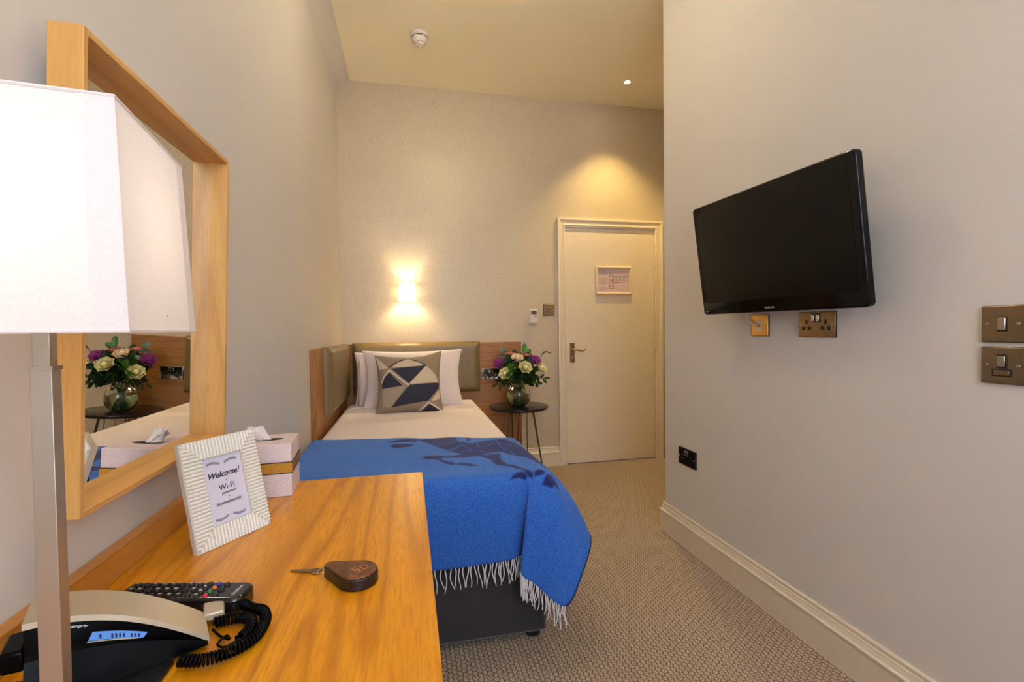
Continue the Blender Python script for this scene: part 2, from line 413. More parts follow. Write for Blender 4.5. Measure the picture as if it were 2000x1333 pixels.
# ceiling: smoke detector and downlight
t = thing('smoke_detector', 'white round smoke detector on the cream ceiling', 'smoke detector', (.10, 3.14, ZC-.0005), (0, 0, 0))
m_det = plain('white_abs', (232, 220, 208), .4)
obj('mounting_base', MB().lathe([(0, ZC-.0005), (.058, ZC-.0005), (.058, ZC-.016), (.052, ZC-.020), (.048, ZC-.022)], 40, (.10, 3.14, 0)), m_det, t, smooth=30)
obj('detector_body', MB().lathe([(.046, ZC-.022), (.050, ZC-.026), (.050, ZC-.036), (.046, ZC-.046), (.040, ZC-.056), (.026, ZC-.060), (.024, ZC-.066), (.0, ZC-.067)], 40, (.10, 3.14, 0)), m_det, t, smooth=30)
for k in range(6):
    a0 = k*pi/3+.15
    pts = [(.10+.0495*cos(a0+j*.1), 3.14+.0495*sin(a0+j*.1), ZC-.025) for j in range(8)]; obj('smoke_vent', MB().tube(pts, .0022, 6), m_dark, t)
for k in range(10):
    a = k*pi/5; obj('smoke_vent', MB().box((.10+.036*cos(a)-.0015, 3.14+.036*sin(a)-.0015, ZC-.0605), (.10+.036*cos(a)+.0015, 3.14+.036*sin(a)+.0015, ZC-.054)), m_dark, t)
t_em = NT('downlight_lens'); t_em.set((1, .9, .7, 1), .4, Emission_Strength=25.0); t_em.b.inputs['Emission Color'].default_value = (1, .82, .5, 1)
def downlight(x, y, label):
    t = thing('ceiling_downlight', label, 'ceiling light', (x, y, ZC), group=None)
    obj('trim_ring', MB().lathe([(.022, ZC-.0005), (.022, ZC-.004), (.030, ZC-.006), (.036, ZC-.003), (.037, ZC-.0005)], 32, (x, y, 0)), m_white, t)
    obj('lamp_lens', MB().lathe([(0, ZC-.0030), (.0215, ZC-.0030), (.0215, ZC-.0005)], 24, (x, y, 0)), t_em.m, t)
downlight(*DL_DOOR, 'small bright recessed downlight in the ceiling above the door')
for a in DL_FILL: downlight(*a, 'added recessed fill downlight in the ceiling near the window wall')
t = thing('fill_globe_light', 'added opal glass globe fill light on the ceiling over the middle of the room', 'ceiling light', (FILL_XY[0], FILL_XY[1], ZC))
obj('ceiling_rose', MB().lathe([(0, ZC-.0005), (.07, ZC-.0005), (.07, ZC-.02), (.03, ZC-.06), (0, ZC-.06)][::1], 32, (FILL_XY[0], FILL_XY[1], 0)), m_white, t, smooth=30)
FILL_GLOBE = t

# ------------------------------------------------------------------ wall items on back wall
sx, sy_ = -.005, 3.715
t = thing('wall_sconce', 'small lit cone-shaded wall light above the headboard', 'wall light', (sx, YB, 1.37))
obj('back_plate', MB().lathe([(0, 0), (.035, 0), (.035, .010), (.028, .014), (0, .014)], 28).map(lambda p: Vector((sx+p.x, YB-.0005-p.z, 1.44+p.y))), m_nickel, t)
obj('arm', MB().tube([(sx, YB-.012, 1.44), (sx, YB-.05, 1.415), (sx, sy_, 1.395)], .005, 8), m_nickel, t)
def shade_mat(name, rgb, trans=0.6, weave_=300):
    t = NT(name); v = t.coord(); f = t.noise(v, weave_, 2); c = t.ramp(f, [(.3, lin(tuple(x*.97 for x in rgb))), (.7, lin(rgb))])
    tr = t.n('ShaderNodeBsdfTranslucent'); df = t.n('ShaderNodeBsdfDiffuse'); mx = t.n('ShaderNodeMixShader'); mx.inputs[0].default_value = trans
    t.l(c, tr.inputs[0]); t.l(c, df.inputs[0]); t.l(df.outputs[0], mx.inputs[1]); t.l(tr.outputs[0], mx.inputs[2]); t.l(mx.outputs[0], t.out.inputs[0])
    return t.m
m_shade2 = shade_mat('sconce_fabric', (250, 240, 222), .12)
obj('opal_globe', MB().lathe([(.11*cos(a*pi/32), 2.855+.11*sin(a*pi/32)) for a in range(-15, 14)], 40, (FILL_XY[0], FILL_XY[1], 0)), shade_mat('opal_glass', (252, 248, 240), .7), FILL_GLOBE, smooth=80)
obj('lamp_shade', MB().grid(lambda u, v: (sx+(.070-.016*v)*cos(u*2*pi), sy_+(.070-.016*v)*sin(u*2*pi), 1.370+.128*v), 40, 4, True), m_shade2, t)
for rr_, zz_ in ((.070, 1.370), (.054, 1.498)): obj('shade_rim', MB().tube([(sx+rr_*cos(a*pi/20), sy_+rr_*sin(a*pi/20), zz_) for a in range(41)], .0016, 6), m_shade2, t)
t_b = NT('bulb_glow'); t_b.set((1, .9, .8, 1), .4, Emission_Strength=12.0); t_b.b.inputs['Emission Color'].default_value = (1, .8, .55, 1)
# bulbs are glass shells left open for the light inside
obj('bulb_holder', MB().lathe([(0, 1.385), (.012, 1.385), (.014, 1.400), (0, 1.401)], 16, (sx, sy_, 0)), m_white, t)

t = thing('air_conditioning_remote', 'white remote control with grey screen in a wall holder left of the key switch', 'remote control', (1.0, YB, 1.18))
m_wpl = plain('white_plastic', (226, 212, 204), .4)
obj('wall_holder', MB().box((.966, YB-.020, 1.180), (1.036, YB-.0005, 1.245)), m_wpl, t, bevel=.006)
obj('remote_body', MB().box((.971, YB-.032, 1.190), (1.031, YB-.0205, 1.302)), m_wpl, t, bevel=.006)
obj('screen', MB().box((.978, YB-.0332, 1.262), (1.024, YB-.0322, 1.291)), plain('lcd_grey', (92, 80, 74), .25), t, bevel=.0004)
obj('button', MB().lathe([(0, 0), (.008, 0), (.0075, .0016), (0, .0018)], 20).map(lambda p: Vector((1.015+p.x, YB-.0322-p.z, 1.246+.55*p.y))), plain('grey_button', (92, 74, 72), .4), t)
for dz in (1.232, 1.222, 1.212): obj('groove', MB().box((.980, YB-.0328, dz), (1.022, YB-.0320, dz+.0012)), plain('grey_groove', (190, 174, 166), .5), t)

t = thing('key_card_switch', 'square antique brass key card switch beside the door architrave', 'switch', (1.136, YB, 1.25))
obj('face_plate', MB().box((1.090, YB-.008, 1.252), (1.184, YB-.0005, 1.344)), m_bronze, t, bevel=.003)
obj('plate_edge', MB().box((1.088, YB-.003, 1.250), (1.186, YB-.0002, 1.346)), m_dark, t, bevel=.001)
obj('rocker', MB().box((1.120, YB-.014, 1.276), (1.154, YB-.0085, 1.320)), m_bronze, t, bevel=.003)
for x in (1.100, 1.174): obj('screw', MB().lathe([(0, 0), (.004, 0), (.003, .0012), (0, .0015)], 12).map(lambda p: Vector((x+p.x, YB-.0082-p.z, 1.298+p.y))), m_nickel, t)

# ------------------------------------------------------------------ headboard panels and pads
tag(obj('wood_headboard_panel', MB().box((-.468, YB-.030, .22), (.892, YB-.0005, 1.041)), m_hbX, bevel=.001),
    'wide honey oak panel on the back wall behind the bed and side table', 'headboard panel')
tag(obj('wood_side_panel', MB().box((XL+.0005, 2.62, .22), (-.470, YB-.0005, 1.045)), m_hbZ, bevel=.001),
    'narrow honey oak panel on the left wall beside the bed', 'headboard panel')
def pad(name, a, b, label):
    t = thing(name, label, 'headboard pad', ((a[0]+b[0])/2, (a[1]+b[1])/2, a[2]))
    c = [(a[i]+b[i])/2 for i in range(3)]; h = [(b[i]-a[i])/2 for i in range(3)]
    thin = min(range(3), key=lambda i: h[i]); d = [i for i in range(3) if i != thin]
    sgn = -1 if thin == 1 else 1
    def fn(u, v):
        s, q = 2*u-1, 2*v-1
        dx = h[d[0]]*(1-abs(s)); dz = h[d[1]]*(1-abs(q)); e = min(dx, dz)/.045
        k = 1 if e >= 1 else sqrt(max(0, 1-(1-e)**2))
        p = [0, 0, 0]; p[d[0]] = c[d[0]]+h[d[0]]*s; p[d[1]] = c[d[1]]+h[d[1]]*q
        p[thin] = c[thin]+sgn*h[thin]*(-1+2*k*.92+.0)+0
        return p
    def ez(u): return .5-.5*cos(pi*u)
    mb = MB().grid(lambda u, v: fn(ez(u), ez(v)), 48, 40)
    o = obj('padded_face', mb, m_pad, t, smooth=80)
    bb = [list(a), list(b)]
    if sgn < 0: bb[0][1] = b[1]-.012
    else: bb[1][0] = a[0]+.012
    obj('pad_backing', MB().box(tuple(x+.002 for x in bb[0]) if 0 else (bb[0][0]+(0 if sgn > 0 else .003), bb[0][1]+(.003 if sgn > 0 else 0), bb[0][2]+.003), (bb[1][0]-(0 if sgn > 0 else .003), bb[1][1]-(.003 if sgn > 0 else 0), bb[1][2]-.003)), m_dark, t)
    return t
pad('headboard_pad', (-.415, YB-.092, .654), (.551, YB-.031, 1.051), 'long olive brown padded leather pad on the back wall headboard')
pad('side_pad', (-.4695, 2.845, .655), (-.418, 3.700, 1.050), 'olive brown padded leather pad on the left side panel of the bed')

def socket_plate(name, label, cat, origin, ax, up, w, h, mat, kind, edge=True):
    """plate on a wall: origin = lower-left corner of the plate on the wall, ax = unit to the right, up = z"""
    A = Vector(ax); U = Vector((0, 0, 1)); N = A.cross(U); N = Vector((A.y, -A.x, 0)) # points out of the wall
    O = Vector(origin)
    f = lambda x, z, d: O+A*x+U*z+N*d
    t = thing(name, label, cat, tuple(f(w/2, 0, 0)))
    def bx(x0, x1, z0, z1, d0, d1):
        m = MB(); m.add([f(x0, z0, d0), f(x1, z0, d0), f(x1, z1, d0), f(x0, z1, d0), f(x0, z0, d1), f(x1, z0, d1), f(x1, z1, d1), f(x0, z1, d1)],
            [(0, 3, 2, 1), (4, 5, 6, 7), (0, 1, 5, 4), (1, 2, 6, 5), (2, 3, 7, 6), (3, 0, 4, 7)]); return m
    if edge: obj('back_box', bx(-.001, w+.001, -.001, h+.001, .0003, .004), m_dark, t, bevel=.001)
    obj('face_plate', bx(0, w, 0, h, .0041, .0085), mat, t, bevel=.0025, seg=3)
    def screw(x, z):
        mb = MB()
        for k in range(12): pass
        prof = [(0, 0), (.0042, 0), (.0036, .0014), (.001, .0018), (0, .0018)]
        m = MB().lathe(prof, 14); m.v = [tuple(f(x, z, .0086)+A*p[0]+U*p[1]+N*p[2]) for p in m.v]
        obj('screw', m, m_nickel, t)
    if kind == 'double':
        for cx in (w*.24, w*.76):
            obj('pin_hole', bx(cx-.004, cx+.004, h*.50, h*.50+.016, .0084, .0090), m_dark, t)
            for dx in (-.0125, .0125): obj('pin_hole', bx(cx+dx-.0065, cx+dx+.0065, h*.28, h*.28+.012, .0084, .0090), m_dark, t)
        for cx in (w*.435, w*.565):
            r_ = obj('rocker_frame', bx(cx-.0085, cx+.0085, h*.58, h*.58+.030, .0084, .0105), m_dark, t, bevel=.0008)
            obj('rocker', bx(cx-.0062, cx+.0062, h*.58+.003, h*.58+.027, .0106, .0145), m_chrome, t, bevel=.0015)
        screw(.010, h*.5); screw(w-.010, h*.5)
    if kind == 'aerial':
        m = MB().lathe([(.0, 0), (.007, 0), (.007, .006), (.004, .006), (.004, .002), (0, .002)], 18); m.v = [tuple(f(w*.5, h*.5, .0086)+A*p[0]+U*p[1]+N*p[2]) for p in m.v]
        obj('white_module', bx(w*.5-.011, w*.5+.011, h*.5-.025, h*.5+.025, .0085, .0092), m_wpl, t, bevel=.0004)
        obj('aerial_jack', m, m_nickel, t)
        screw(.012, h*.5); screw(w-.012, h*.5)
    if kind == 'switch':
        obj('rocker_frame', bx(w*.5-.0105, w*.5+.0105, h*.5-.018, h*.5+.018, .0084, .0100), m_dark, t, bevel=.0008)
        obj('rocker', bx(w*.5-.0080, w*.5+.0080, h*.5-.015, h*.5+.015, .0101, .0135), m_nickel, t, bevel=.0015)
        screw(w*.5-.031, h*.5); screw(w*.5+.031, h*.5)
    if kind == 'spur':
        obj('rocker_frame', bx(w*.5-.0105, w*.5+.0105, h*.42, h*.42+.034, .0084, .0100), m_dark, t, bevel=.0008)
        obj('rocker', bx(w*.5-.0080, w*.5+.0080, h*.42+.004, h*.42+.030, .0101, .0140), m_nickel, t, bevel=.0015)
        obj('fuse_carrier', bx(w*.5-.020, w*.5+.020, h*.20, h*.40, .0084, .0100), m_dark, t, bevel=.0008)
        obj('fuse_cover', bx(w*.5-.016, w*.5+.016, h*.235, h*.365, .0101, .0118), m_bronze, t, bevel=.0005)
        screw(w*.5-.031, h*.5); screw(w*.5+.031, h*.5)
    return t
socket_plate('double_socket', 'polished double socket on the oak headboard panel behind the flowers', 'socket', (.562, YB-.0305, .744), (1, 0, 0), 1, .146, .088, m_chrome, 'double')
RWA = (0, -1, 0)
socket_plate('aerial_socket', 'square gold aerial socket on the right wall under the television', 'socket', (XR, 1.722, 1.098), RWA, 1, .092, .086, m_gold, 'aerial')
socket_plate('double_socket', 'antique brass double socket high on the wall under the television', 'socket', (XR, 1.478, 1.097), RWA, 1, .152, .088, m_bronze, 'double')
socket_plate('double_socket', 'dark double socket low on the right wall above the skirting', 'socket', (XR, 2.272, .424), RWA, 1, .150, .086, plain('black_nickel', (52, 46, 40), .25, .9), 'double')
socket_plate('wall_switch', 'antique brass switch plate, upper of the two at the right edge', 'switch', (XR, .911, 1.091), RWA, 1, .087, .087, m_bronze, 'switch')
socket_plate('fused_spur_switch', 'antique brass fused switch plate, lower of the two at the right edge', 'switch', (XR, .911, .991), RWA, 1, .087, .088, m_bronze, 'spur')
# white lead hanging from the aerial socket
tag(obj('aerial_cable', MB().tube([tuple(crs([(XR-.02, 1.735, 1.22), (XR-.018, 1.742, 1.19), (XR-.020, 1.733, 1.165), (XR-.019, 1.705, 1.146), (XR-.0165, 1.680, 1.141)], k/20)) for k in range(21)], .003, 8), m_wpl),
    'short white aerial lead plugged into the gold socket behind the television', 'cable')

# ------------------------------------------------------------------ television
tvr = Euler((radians(7.7), radians(.3), radians(-87.0)), 'ZXY')
Mz = Matrix.Rotation(radians(-87.0), 4, 'Z') @ Matrix.Rotation(radians(7.7), 4, 'X') @ Matrix.Rotation(radians(.3), 4, 'Y')
tv = thing('television', 'black flat screen television tilted down on the right wall', 'television', (1.25, 1.492, 1.414), Mz.to_euler())
W, H = .735, .455
def rrect(w, h, r, n=6):
    P = []
    for cx, cz, a0 in ((w/2-r, h/2-r, 0), (-w/2+r, h/2-r, 90), (-w/2+r, -h/2+r, 180), (w/2-r, -h/2+r, 270)):
        for k in range(n+1): a = radians(a0+90*k/n); P.append((cx+r*cos(a), cz+r*sin(a)))
    return P
m_gloss = plain('gloss_black_bezel', (5, 5, 7), .06, 0, .25, .02)
XZ = lambda x, y, z: (x, z, y)
obj('bezel', MB().prism(rrect(W, H, .016), 0, .028, XZ), m_gloss, tv, bevel=.006, seg=3, local=True)
obj('screen', MB().prism(rrect(W-.056, H-.078, .001, 1), -.0008, .002, lambda x, y, z: (x, z, y+.010)), plain('lcd_panel', (5, 4, 4), .20, 0, .22, .02), tv, local=True)
obj('rear_housing', MB().prism(rrect(W-.10, H-.10, .03), .028, .062, XZ), m_blackpl, tv, bevel=.01, local=True)
m_silv = plain('silver_logo', (190, 186, 182), .35, .6)
text('brand_lettering', 'SAMSUNG', .0095, m_silv, tv, Matrix.Translation((0, -.0006, -H/2+.016)) @ Matrix.Rotation(radians(90), 4, 'X'), bold=.0002)
obj('indicator_light', MB().box((-W/2+.02, -.0012, -H/2+.012), (-W/2+.03, .0002, -H/2+.016)), m_silv, tv, local=True)
br = MB(); br.box((-.02, .06, -.10), (.02, .085, .06)); 
obj('mount_plate', MB().box((-.06, .0622, -.06), (.06, .072, .06)), m_blackpl, tv, local=True)
wbk = thing('wall_bracket', 'black bracket fixing the television to the right wall', 'bracket', (XR, 1.492, 1.41))
obj('bracket_plate', MB().box((XR-.012, 1.432, 1.33), (XR-.0005, 1.552, 1.49)), m_blackpl, wbk, bevel=.002)
obj('bracket_arm', MB().tube([(XR-.012, 1.492, 1.41), (1.327, 1.495, 1.405)], .018, 12), m_blackpl, wbk)

# ------------------------------------------------------------------ desk
dsk = thing('desk', 'honey oak wall desk with upstand below the mirror', 'desk', (-.24, .55, 0))
obj('desktop', MB().box((XL+.0005, -.35, .692), (.0329, 1.398, .7270)), m_desk, dsk, bevel=.0015)
obj('upstand', MB().box((XL+.0005, -.35, .7272), (-.479, 1.398, .777)), wood('oak_upstand', (206, 142, 62), (146, 84, 22), 'Y', .32, 1.0, (0, .3, 0), 1.2), dsk, bevel=.0015)
for y in (1.370, -.34): obj('side_panel', MB().box((XL+.03, y-.012, 0), (.015, y+.012, .6918)), m_hbZ, dsk, bevel=.001)
obj('modesty_rail', MB().box((XL+.03, -.327, .60), (XL+.05, 1.357, .6918)), m_hbZ, dsk)

# mirror
mr = thing('wall_mirror', 'large rectangular mirror in a deep pale oak box frame on the left wall', 'mirror', (XL, 1.05, .875))
my0, my1, mz0, mz1, mdep = .778, 1.325, .876, 1.565, .044
T = .010; lean = radians(2.0)
mr.location = (XL+.0012, 0, mz0); mr.rotation_euler = (0, lean, 0)
H_ = mz1-mz0
def mbx(x0, y0, z0, x1, y1, z1): return MB().box((x0, y0, z0), (x1, y1, z1))
obj('frame_stile', mbx(0, my0, 0, mdep, my0+T, H_), m_oak, mr, bevel=.0012, local=True)
obj('frame_stile', mbx(0, my1-T, 0, mdep, my1, H_), m_oak, mr, bevel=.0012, local=True)
obj('frame_rail', mbx(0, my0+T, H_-T, mdep, my1-T, H_), m_oakY, mr, bevel=.0012, local=True)
obj('frame_rail', mbx(0, my0+T, 0, mdep, my1-T, T), m_oakY, mr, bevel=.0012, local=True)
t_m = NT('mirror_silver'); f = t_m.noise(t_m.coord(), 3, 2); t_m.set(t_m.ramp(f, [(0, (.86, .86, .85, 1)), (1, (.88, .88, .87, 1))]), .0, 1.0)
obj('mirror_glass', mbx(0, my0+T, T, .005, my1-T, H_-T), t_m.m, mr, local=True)

# ------------------------------------------------------------------ table lamp
LX, LY = -.293, .466; LA = radians(8)
lp = thing('table_lamp', 'table lamp with tapered square white shade and square chrome stem', 'table lamp', (LX, LY, .7502))
ROT = Matrix.Rotation(LA, 3, 'Z')
def L2W(p): q = ROT @ Vector(p); return Vector((LX+q.x, LY+q.y, q.z))
def sqb(h0, h1, z0, z1): 
    m = MB(); m.add([(-h0,-h0,z0),(h0,-h0,z0),(h0,h0,z0),(-h0,h0,z0),(-h1,-h1,z1),(h1,-h1,z1),(h1,h1,z1),(-h1,h1,z1)],
        [(0,3,2,1),(4,5,6,7),(0,1,5,4),(1,2,6,5),(2,3,7,6),(3,0,4,7)]); return m.map(L2W)
obj('lamp_base', sqb(.042, .042, .7504, .762), m_chrome, lp, bevel=.001)
obj('stem', sqb(.0078, .0072, .762, 1.107), plain('satin_chrome_stem', (170, 160, 146), .34, .7, .5, .02), lp, bevel=.0006)
obj('upper_stem', sqb(.0058, .0058, 1.107, 1.165), m_nickel, lp, bevel=.0005)
obj('stem_collar', sqb(.0080, .0080, 1.1055, 1.1085), m_nickel, lp)
obj('bulb_holder', MB().lathe([(0, 1.165), (.012, 1.165), (.012, 1.190), (0, 1.191)], 16, (LX, LY, 0)), m_wpl, lp)
m_shade = shade_mat('white_linen_shade', (246, 240, 238), .45, 500)
h0, h1, zb, zt = .086, .079, 1.1365, 1.305
def shade_pt(u, z):
    """u in 0..4 around the square; corners slightly rounded"""
    k = (z-zb)/(zt-zb); h = h0+(h1-h0)*k; s = int(u) % 4; f = u-int(u)
    c = [(-h, -h), (h, -h), (h, h), (-h, h)]; a, b = c[s], c[(s+1) % 4]; r_ = .05
    x, y = a[0]+(b[0]-a[0])*f, a[1]+(b[1]-a[1])*f
    return L2W((x, y, z))
obj('lamp_shade', MB().grid(lambda u, v: shade_pt(u*4 % 4, zb+(zt-zb)*v), 80, 12, True), m_shade, lp, smooth=30)
# folded seam bands beside each corner and rims
for s in range(4):
    def band(u, v, s=s):
        z = zb+(zt-zb)*v; p = shade_pt(s+.872+.128*u-.0001, z); q = Vector((LX, LY, z)); d = (p-q); d.z = 0
        return p+d.normalized()*.0007
    obj('seam_band', MB().grid(band, 4, 12), m_shade, lp)
for z in (zb, zt): obj('shade_rim', MB().tube([tuple(shade_pt(u/10 % 4, z)) for u in range(41)], .0014, 6), m_shade, lp)
sp = MB()
for a in ((1, 0), (-1, 0), (0, 1), (0, -1)): sp.tube([L2W((0, 0, 1.19)), L2W((a[0]*h0*.995, a[1]*h0*.995, 1.150))], .0012, 6)
obj('shade_spider', sp, m_nickel, lp)

# ------------------------------------------------------------------ telephone and folder on the desk
m_phone = plain('phone_black', (4, 4, 5), .30, 0, .08, .05)
m_silver = plain('satin_silver_shell', (190, 176, 152), .36, .35, .5, .03)
fo = tag(obj('leather_folder', MB().box((-.440, .512, .7503), (-.272, .618, .7562)), leatherm('black_leather', (20, 19, 21), .4, 500, .3), bevel=.0015),
    'black leather folder lying on the desk under the telephone', 'folder')
ph = thing('telephone', 'black desk telephone with silver arched top and blue display', 'telephone', (-.32, .62, .7566))
L0, R0 = Vector((-.386, .569)), Vector((-.242, .637)); BK = Vector((-.42, .90))
ZT = [(0, .846), (.16, .842), (.32, .832), (.553, .8165), (.751, .7975), (1, .769)]
def zt_(t):
    for (a, z0), (b, z1) in zip(ZT, ZT[1:]):
        if t <= b: u = (t-a)/(b-a); u = max(0, u); return z0+(z1-z0)*u
    return ZT[-1][1]
def phs(t, w): p = L0+(R0-L0)*t+BK*w; return p.x, p.y
def zsm(t):
    P = [(0, .842), (.32, .8335), (.553, .8175), (.751, .7975), (1, .766)]; z = 0
    for i, (a, za) in enumerate(P):       # smooth convex arch through the five heights
        w_ = 1
        for j, (b, zb_) in enumerate(P):
            if i != j: w_ *= (t-b)/(a-b)
        z += w_*za
    return z
hood = MB().grid(lambda u, v: (*phs(u, .001+.063*v), zsm(u)), 30, 6)
n = len(hood.v)
lo = [(x, y, z-.0065) for x, y, z in hood.v]
top = MB()
def hoodfn(u, v):
    a = v*2
    if a <= 1: return (*phs(u, .001+.063*a), zsm(u))
    return (*phs(u, .001+.063*(2-a)), zsm(u)-.0065)
obj('silver_top', MB().grid(hoodfn, 30, 12).grid(lambda u, v: (*phs(u, .001), zsm(u)-.0065*v), 30, 1).grid(lambda u, v: (*phs(0, .001+.063*u), zsm(0)-.0065*v), 6, 1).grid(lambda u, v: (*phs(1, .001+.063*u), zsm(1)-.0065*v), 6, 1), m_silver, ph, smooth=40)
# black body under the shell: front face leans slightly forward and steps at the keypad
PR = [(.002, -.0066), (.006, -.024), (.001, -.028)]
body = MB()
cols = 24; prof_n = 6
def bodyrow(t):
    z = zsm(t); out = []
    out.append((.060, z-.0068)); out.append((.004, z-.0068)); out.append((.0055, z-(z-.757)*.42))
    out.append((.0005, z-(z-.757)*.47)); out.append((-.012*(1-t)-.001, .7572)); out.append((.060, .7572))
    return [(*phs(t*.985+.004, w_), zz) for w_, zz in out]
rows = [bodyrow(k/cols) for k in range(cols+1)]
for rw in rows: body.v += rw
for k in range(cols):
    for j in range(prof_n):
        j2 = (j+1) % prof_n; body.f.append((k*prof_n+j, (k+1)*prof_n+j, (k+1)*prof_n+j2, k*prof_n+j2))
body.f += [tuple(range(prof_n)), tuple(range(cols*prof_n, (cols+1)*prof_n))[::-1]]
obj('phone_body', body, m_phone, ph, smooth=25)
def face(t, k, off=.0007):
    """point on the front face, k = fraction of the height below the shell"""
    z = zsm(t); zz = z-.0068-(z-.757)*k; w_ = .004+(.0015)*(k/.42) if k < .42 else .0005
    p = phs(t*.985+.004, w_-off); return (*p, zz)
t_l = NT('lcd_blue'); t_l.set(lin((70, 110, 170)), .2, Emission_Strength=.35); t_l.b.inputs['Emission Color'].default_value = lin((90, 140, 210))
obj('display', MB().grid(lambda u, v: face(.31+.30*u+.025*v, .31-.13*v), 16, 2), t_l.m, ph)
obj('display_frame', MB().tube([face(.305+.305*k/10, .325, .0008) for k in range(11)], .0007, 5), m_silver, ph)
dg = MB()
for k, wd in enumerate((1, 0, 0, 1, 1, 1, 1, 0, 1, 1, 1)):
    if wd: dg.grid(lambda u, v: face(.37+.021*k+.011*u, .290-.07*v, .0011), 1, 1)
obj('display_digits', dg, plain('lcd_digits', (30, 50, 100), .4), ph)
a_ = Vector(face(.24, .07, .0012)); b_ = Vector(face(.34, .07, .0012)); dx_ = (b_-a_).normalized()
nz_ = dx_.cross(Vector((0, 0, 1))).normalized(); up_ = nz_.cross(dx_) if nz_.cross(dx_).z > 0 else -nz_.cross(dx_)
mt = Matrix((dx_, up_, nz_)).transposed().to_4x4(); mt.translation = a_
text('brand_lettering', '-contempra-', .0048, plain('white_print', (205, 205, 210), .5), ph, Matrix.Translation(-ROOT[ph.name]) @ mt, depth=.0001, bold=.0001)
a_ = Vector(face(.745, .62, .0012)); mt2 = mt.copy(); mt2.translation = a_
text('key_print', '2  7', .0085, plain('blue_print', (120, 150, 190), .5), ph, Matrix.Translation(-ROOT[ph.name]) @ mt2, depth=.0001, bold=.0002)
# handset end with cord at the back right, cradle step at the left
hs = MB(); hs.prism([phs(.985, .050), phs(1.13, .046), phs(1.15, .078), phs(1.0, .084)], .7595, .770)
obj('handset_end', hs, m_silver, ph, bevel=.002)
hs2 = MB().prism([phs(-.12, .012), phs(0, .008), phs(0, .060), phs(-.12, .056)], .790, .812)
obj('cradle_step', hs2, m_phone, ph, bevel=.003)
obj('phone_foot', MB().prism([phs(.05, .040), phs(.95, .040), phs(.95, .058), phs(.05, .058)], .7502, .7571), m_phone, ph)
def coil(path, Rr=.0058, rw=.0016, pitch=.0042):
    N = 400; P = [crs(path, k/N) for k in range(N+1)]; L = [0]
    for k in range(N): L.append(L[-1]+(P[k+1]-P[k]).length)
    turns = L[-1]/pitch; out = []; M_ = int(turns*10); j = 0
    for i in range(M_+1):
        s = L[-1]*i/M_
        while j < N-1 and L[j+1] < s: j += 1
        u = (s-L[j])/max(1e-9, L[j+1]-L[j]); p = P[j].lerp(P[j+1], u); t_ = (P[j+1]-P[j]).normalized()
        n_ = t_.cross(Vector((0, 0, 1))).normalized(); b__ = n_.cross(t_); a = 2*pi*turns*i/M_
        out.append(p+Rr*(cos(a)*n_+sin(a)*b__))
    return out
zc = .7592
c1 = coil([(-.262, .722, zc), (-.242, .724, zc), (-.226, .714, zc), (-.214, .703, zc), (-.199, .695, zc), (-.190, .676, zc), (-.1885, .652, zc), (-.194, .630, zc), (-.212, .612, zc), (-.238, .604, zc), (-.262, .606, zc+.002)])
c2 = coil([(-.252, .679, zc), (-.235, .683, zc), (-.218, .683, zc), (-.206, .672, zc), (-.203, .652, zc), (-.208, .636, zc)])
cd = MB().tube(c1, .0017, 5).tube(c2, .0017, 5)
cd.tube([crs([(-.208, .636, zc), (-.222, .628, zc-.003), (-.233, .636, zc-.003), (-.228, .650, zc-.002), (-.222, .642, .757), (-.236, .655, .754), (-.250, .668, .757)], k/30) for k in range(31)], .0015, 6)
cd.tube([(-.262, .722, zc), (-.268, .708, .762), (-.262, .700, .764)], .0017, 6)
obj('coiled_cord', cd, m_phone, ph, smooth=80)

# television remote
RC = Vector((-.318, .741, .7502)); ra = radians(-1.5)
# ends from the photograph: right end (-.222,.722), left end about (-.40,.765)
pR, pL = Vector((-.2255, .7285)), Vector((-.402, .768)); dR = (pR-pL).normalized(); Ln = (pR-pL).length; ang = atan2(dR.y, dR.x)
rc = thing('television_remote', 'black television remote with coloured buttons behind the telephone', 'remote control', ((pR.x+pL.x)/2, (pR.y+pL.y)/2, .7502), (0, 0, ang))
hw = .0235
def remote_poly():
    P = []; h = Ln/2
    for cx, cz, a0, r_ in ((h-.016, hw-.016, 0, .016), (-h+.006, hw-.006, 90, .006), (-h+.006, -hw+.006, 180, .006), (h-.016, -hw+.016, 270, .016)):
        for k in range(7): a = radians(a0+15*k); P.append((cx+r_*cos(a), cz+r_*sin(a)))
    return P
rp = remote_poly()
m_rem = plain('remote_gloss', (16, 14, 15), .18, 0, .5, .05)
obj('remote_body', MB().prism(rp, 0, .0225), m_rem, rc, bevel=.005, seg=3, local=True)
m_btn = plain('button_rubber', (34, 32, 33), .5); m_tx = plain('button_print', (180, 172, 165), .5)
random.seed(5)
bcol = {'r': (196, 30, 48), 'g': (32, 120, 60), 'y': (204, 120, 40), 'b': (48, 62, 150)}
bm_ = {k: plain('button_'+n_, bcol[k], .4) for k, n_ in zip('rgyb', ('red', 'green', 'amber', 'blue'))}
for i in range(11):
    x = -Ln/2+.014+i*.0128
    cols_ = [-.0150, -.005, .005, .0150] if i in (9, 8) else [-.0135, 0, .0135]
    for j, y in enumerate(cols_):
        wx, wy = (.0036, .0032) if i in (9,) else (.0042, .0044)
        if i == 9: m_ = bm_['rgyb'[j]]; wx, wy = .0034, .0034
        else: m_ = m_btn
        b = obj('button', MB().lathe([(0, 0), (1, 0), (.92, .0022), (.6, .0030), (0, .0030)], 10).map(lambda p: Vector((x+p.x*wx, y+p.y*wy, .0224+p.z))), m_, rc, local=True)
        if i < 9 and (i+j) % 4 != 3:
            obj('button_mark', MB().box((x-.0022, y-.0010-(j % 2)*.0006, .0253), (x+.0014, y+.0012, .02575)), m_tx, b, local=True)
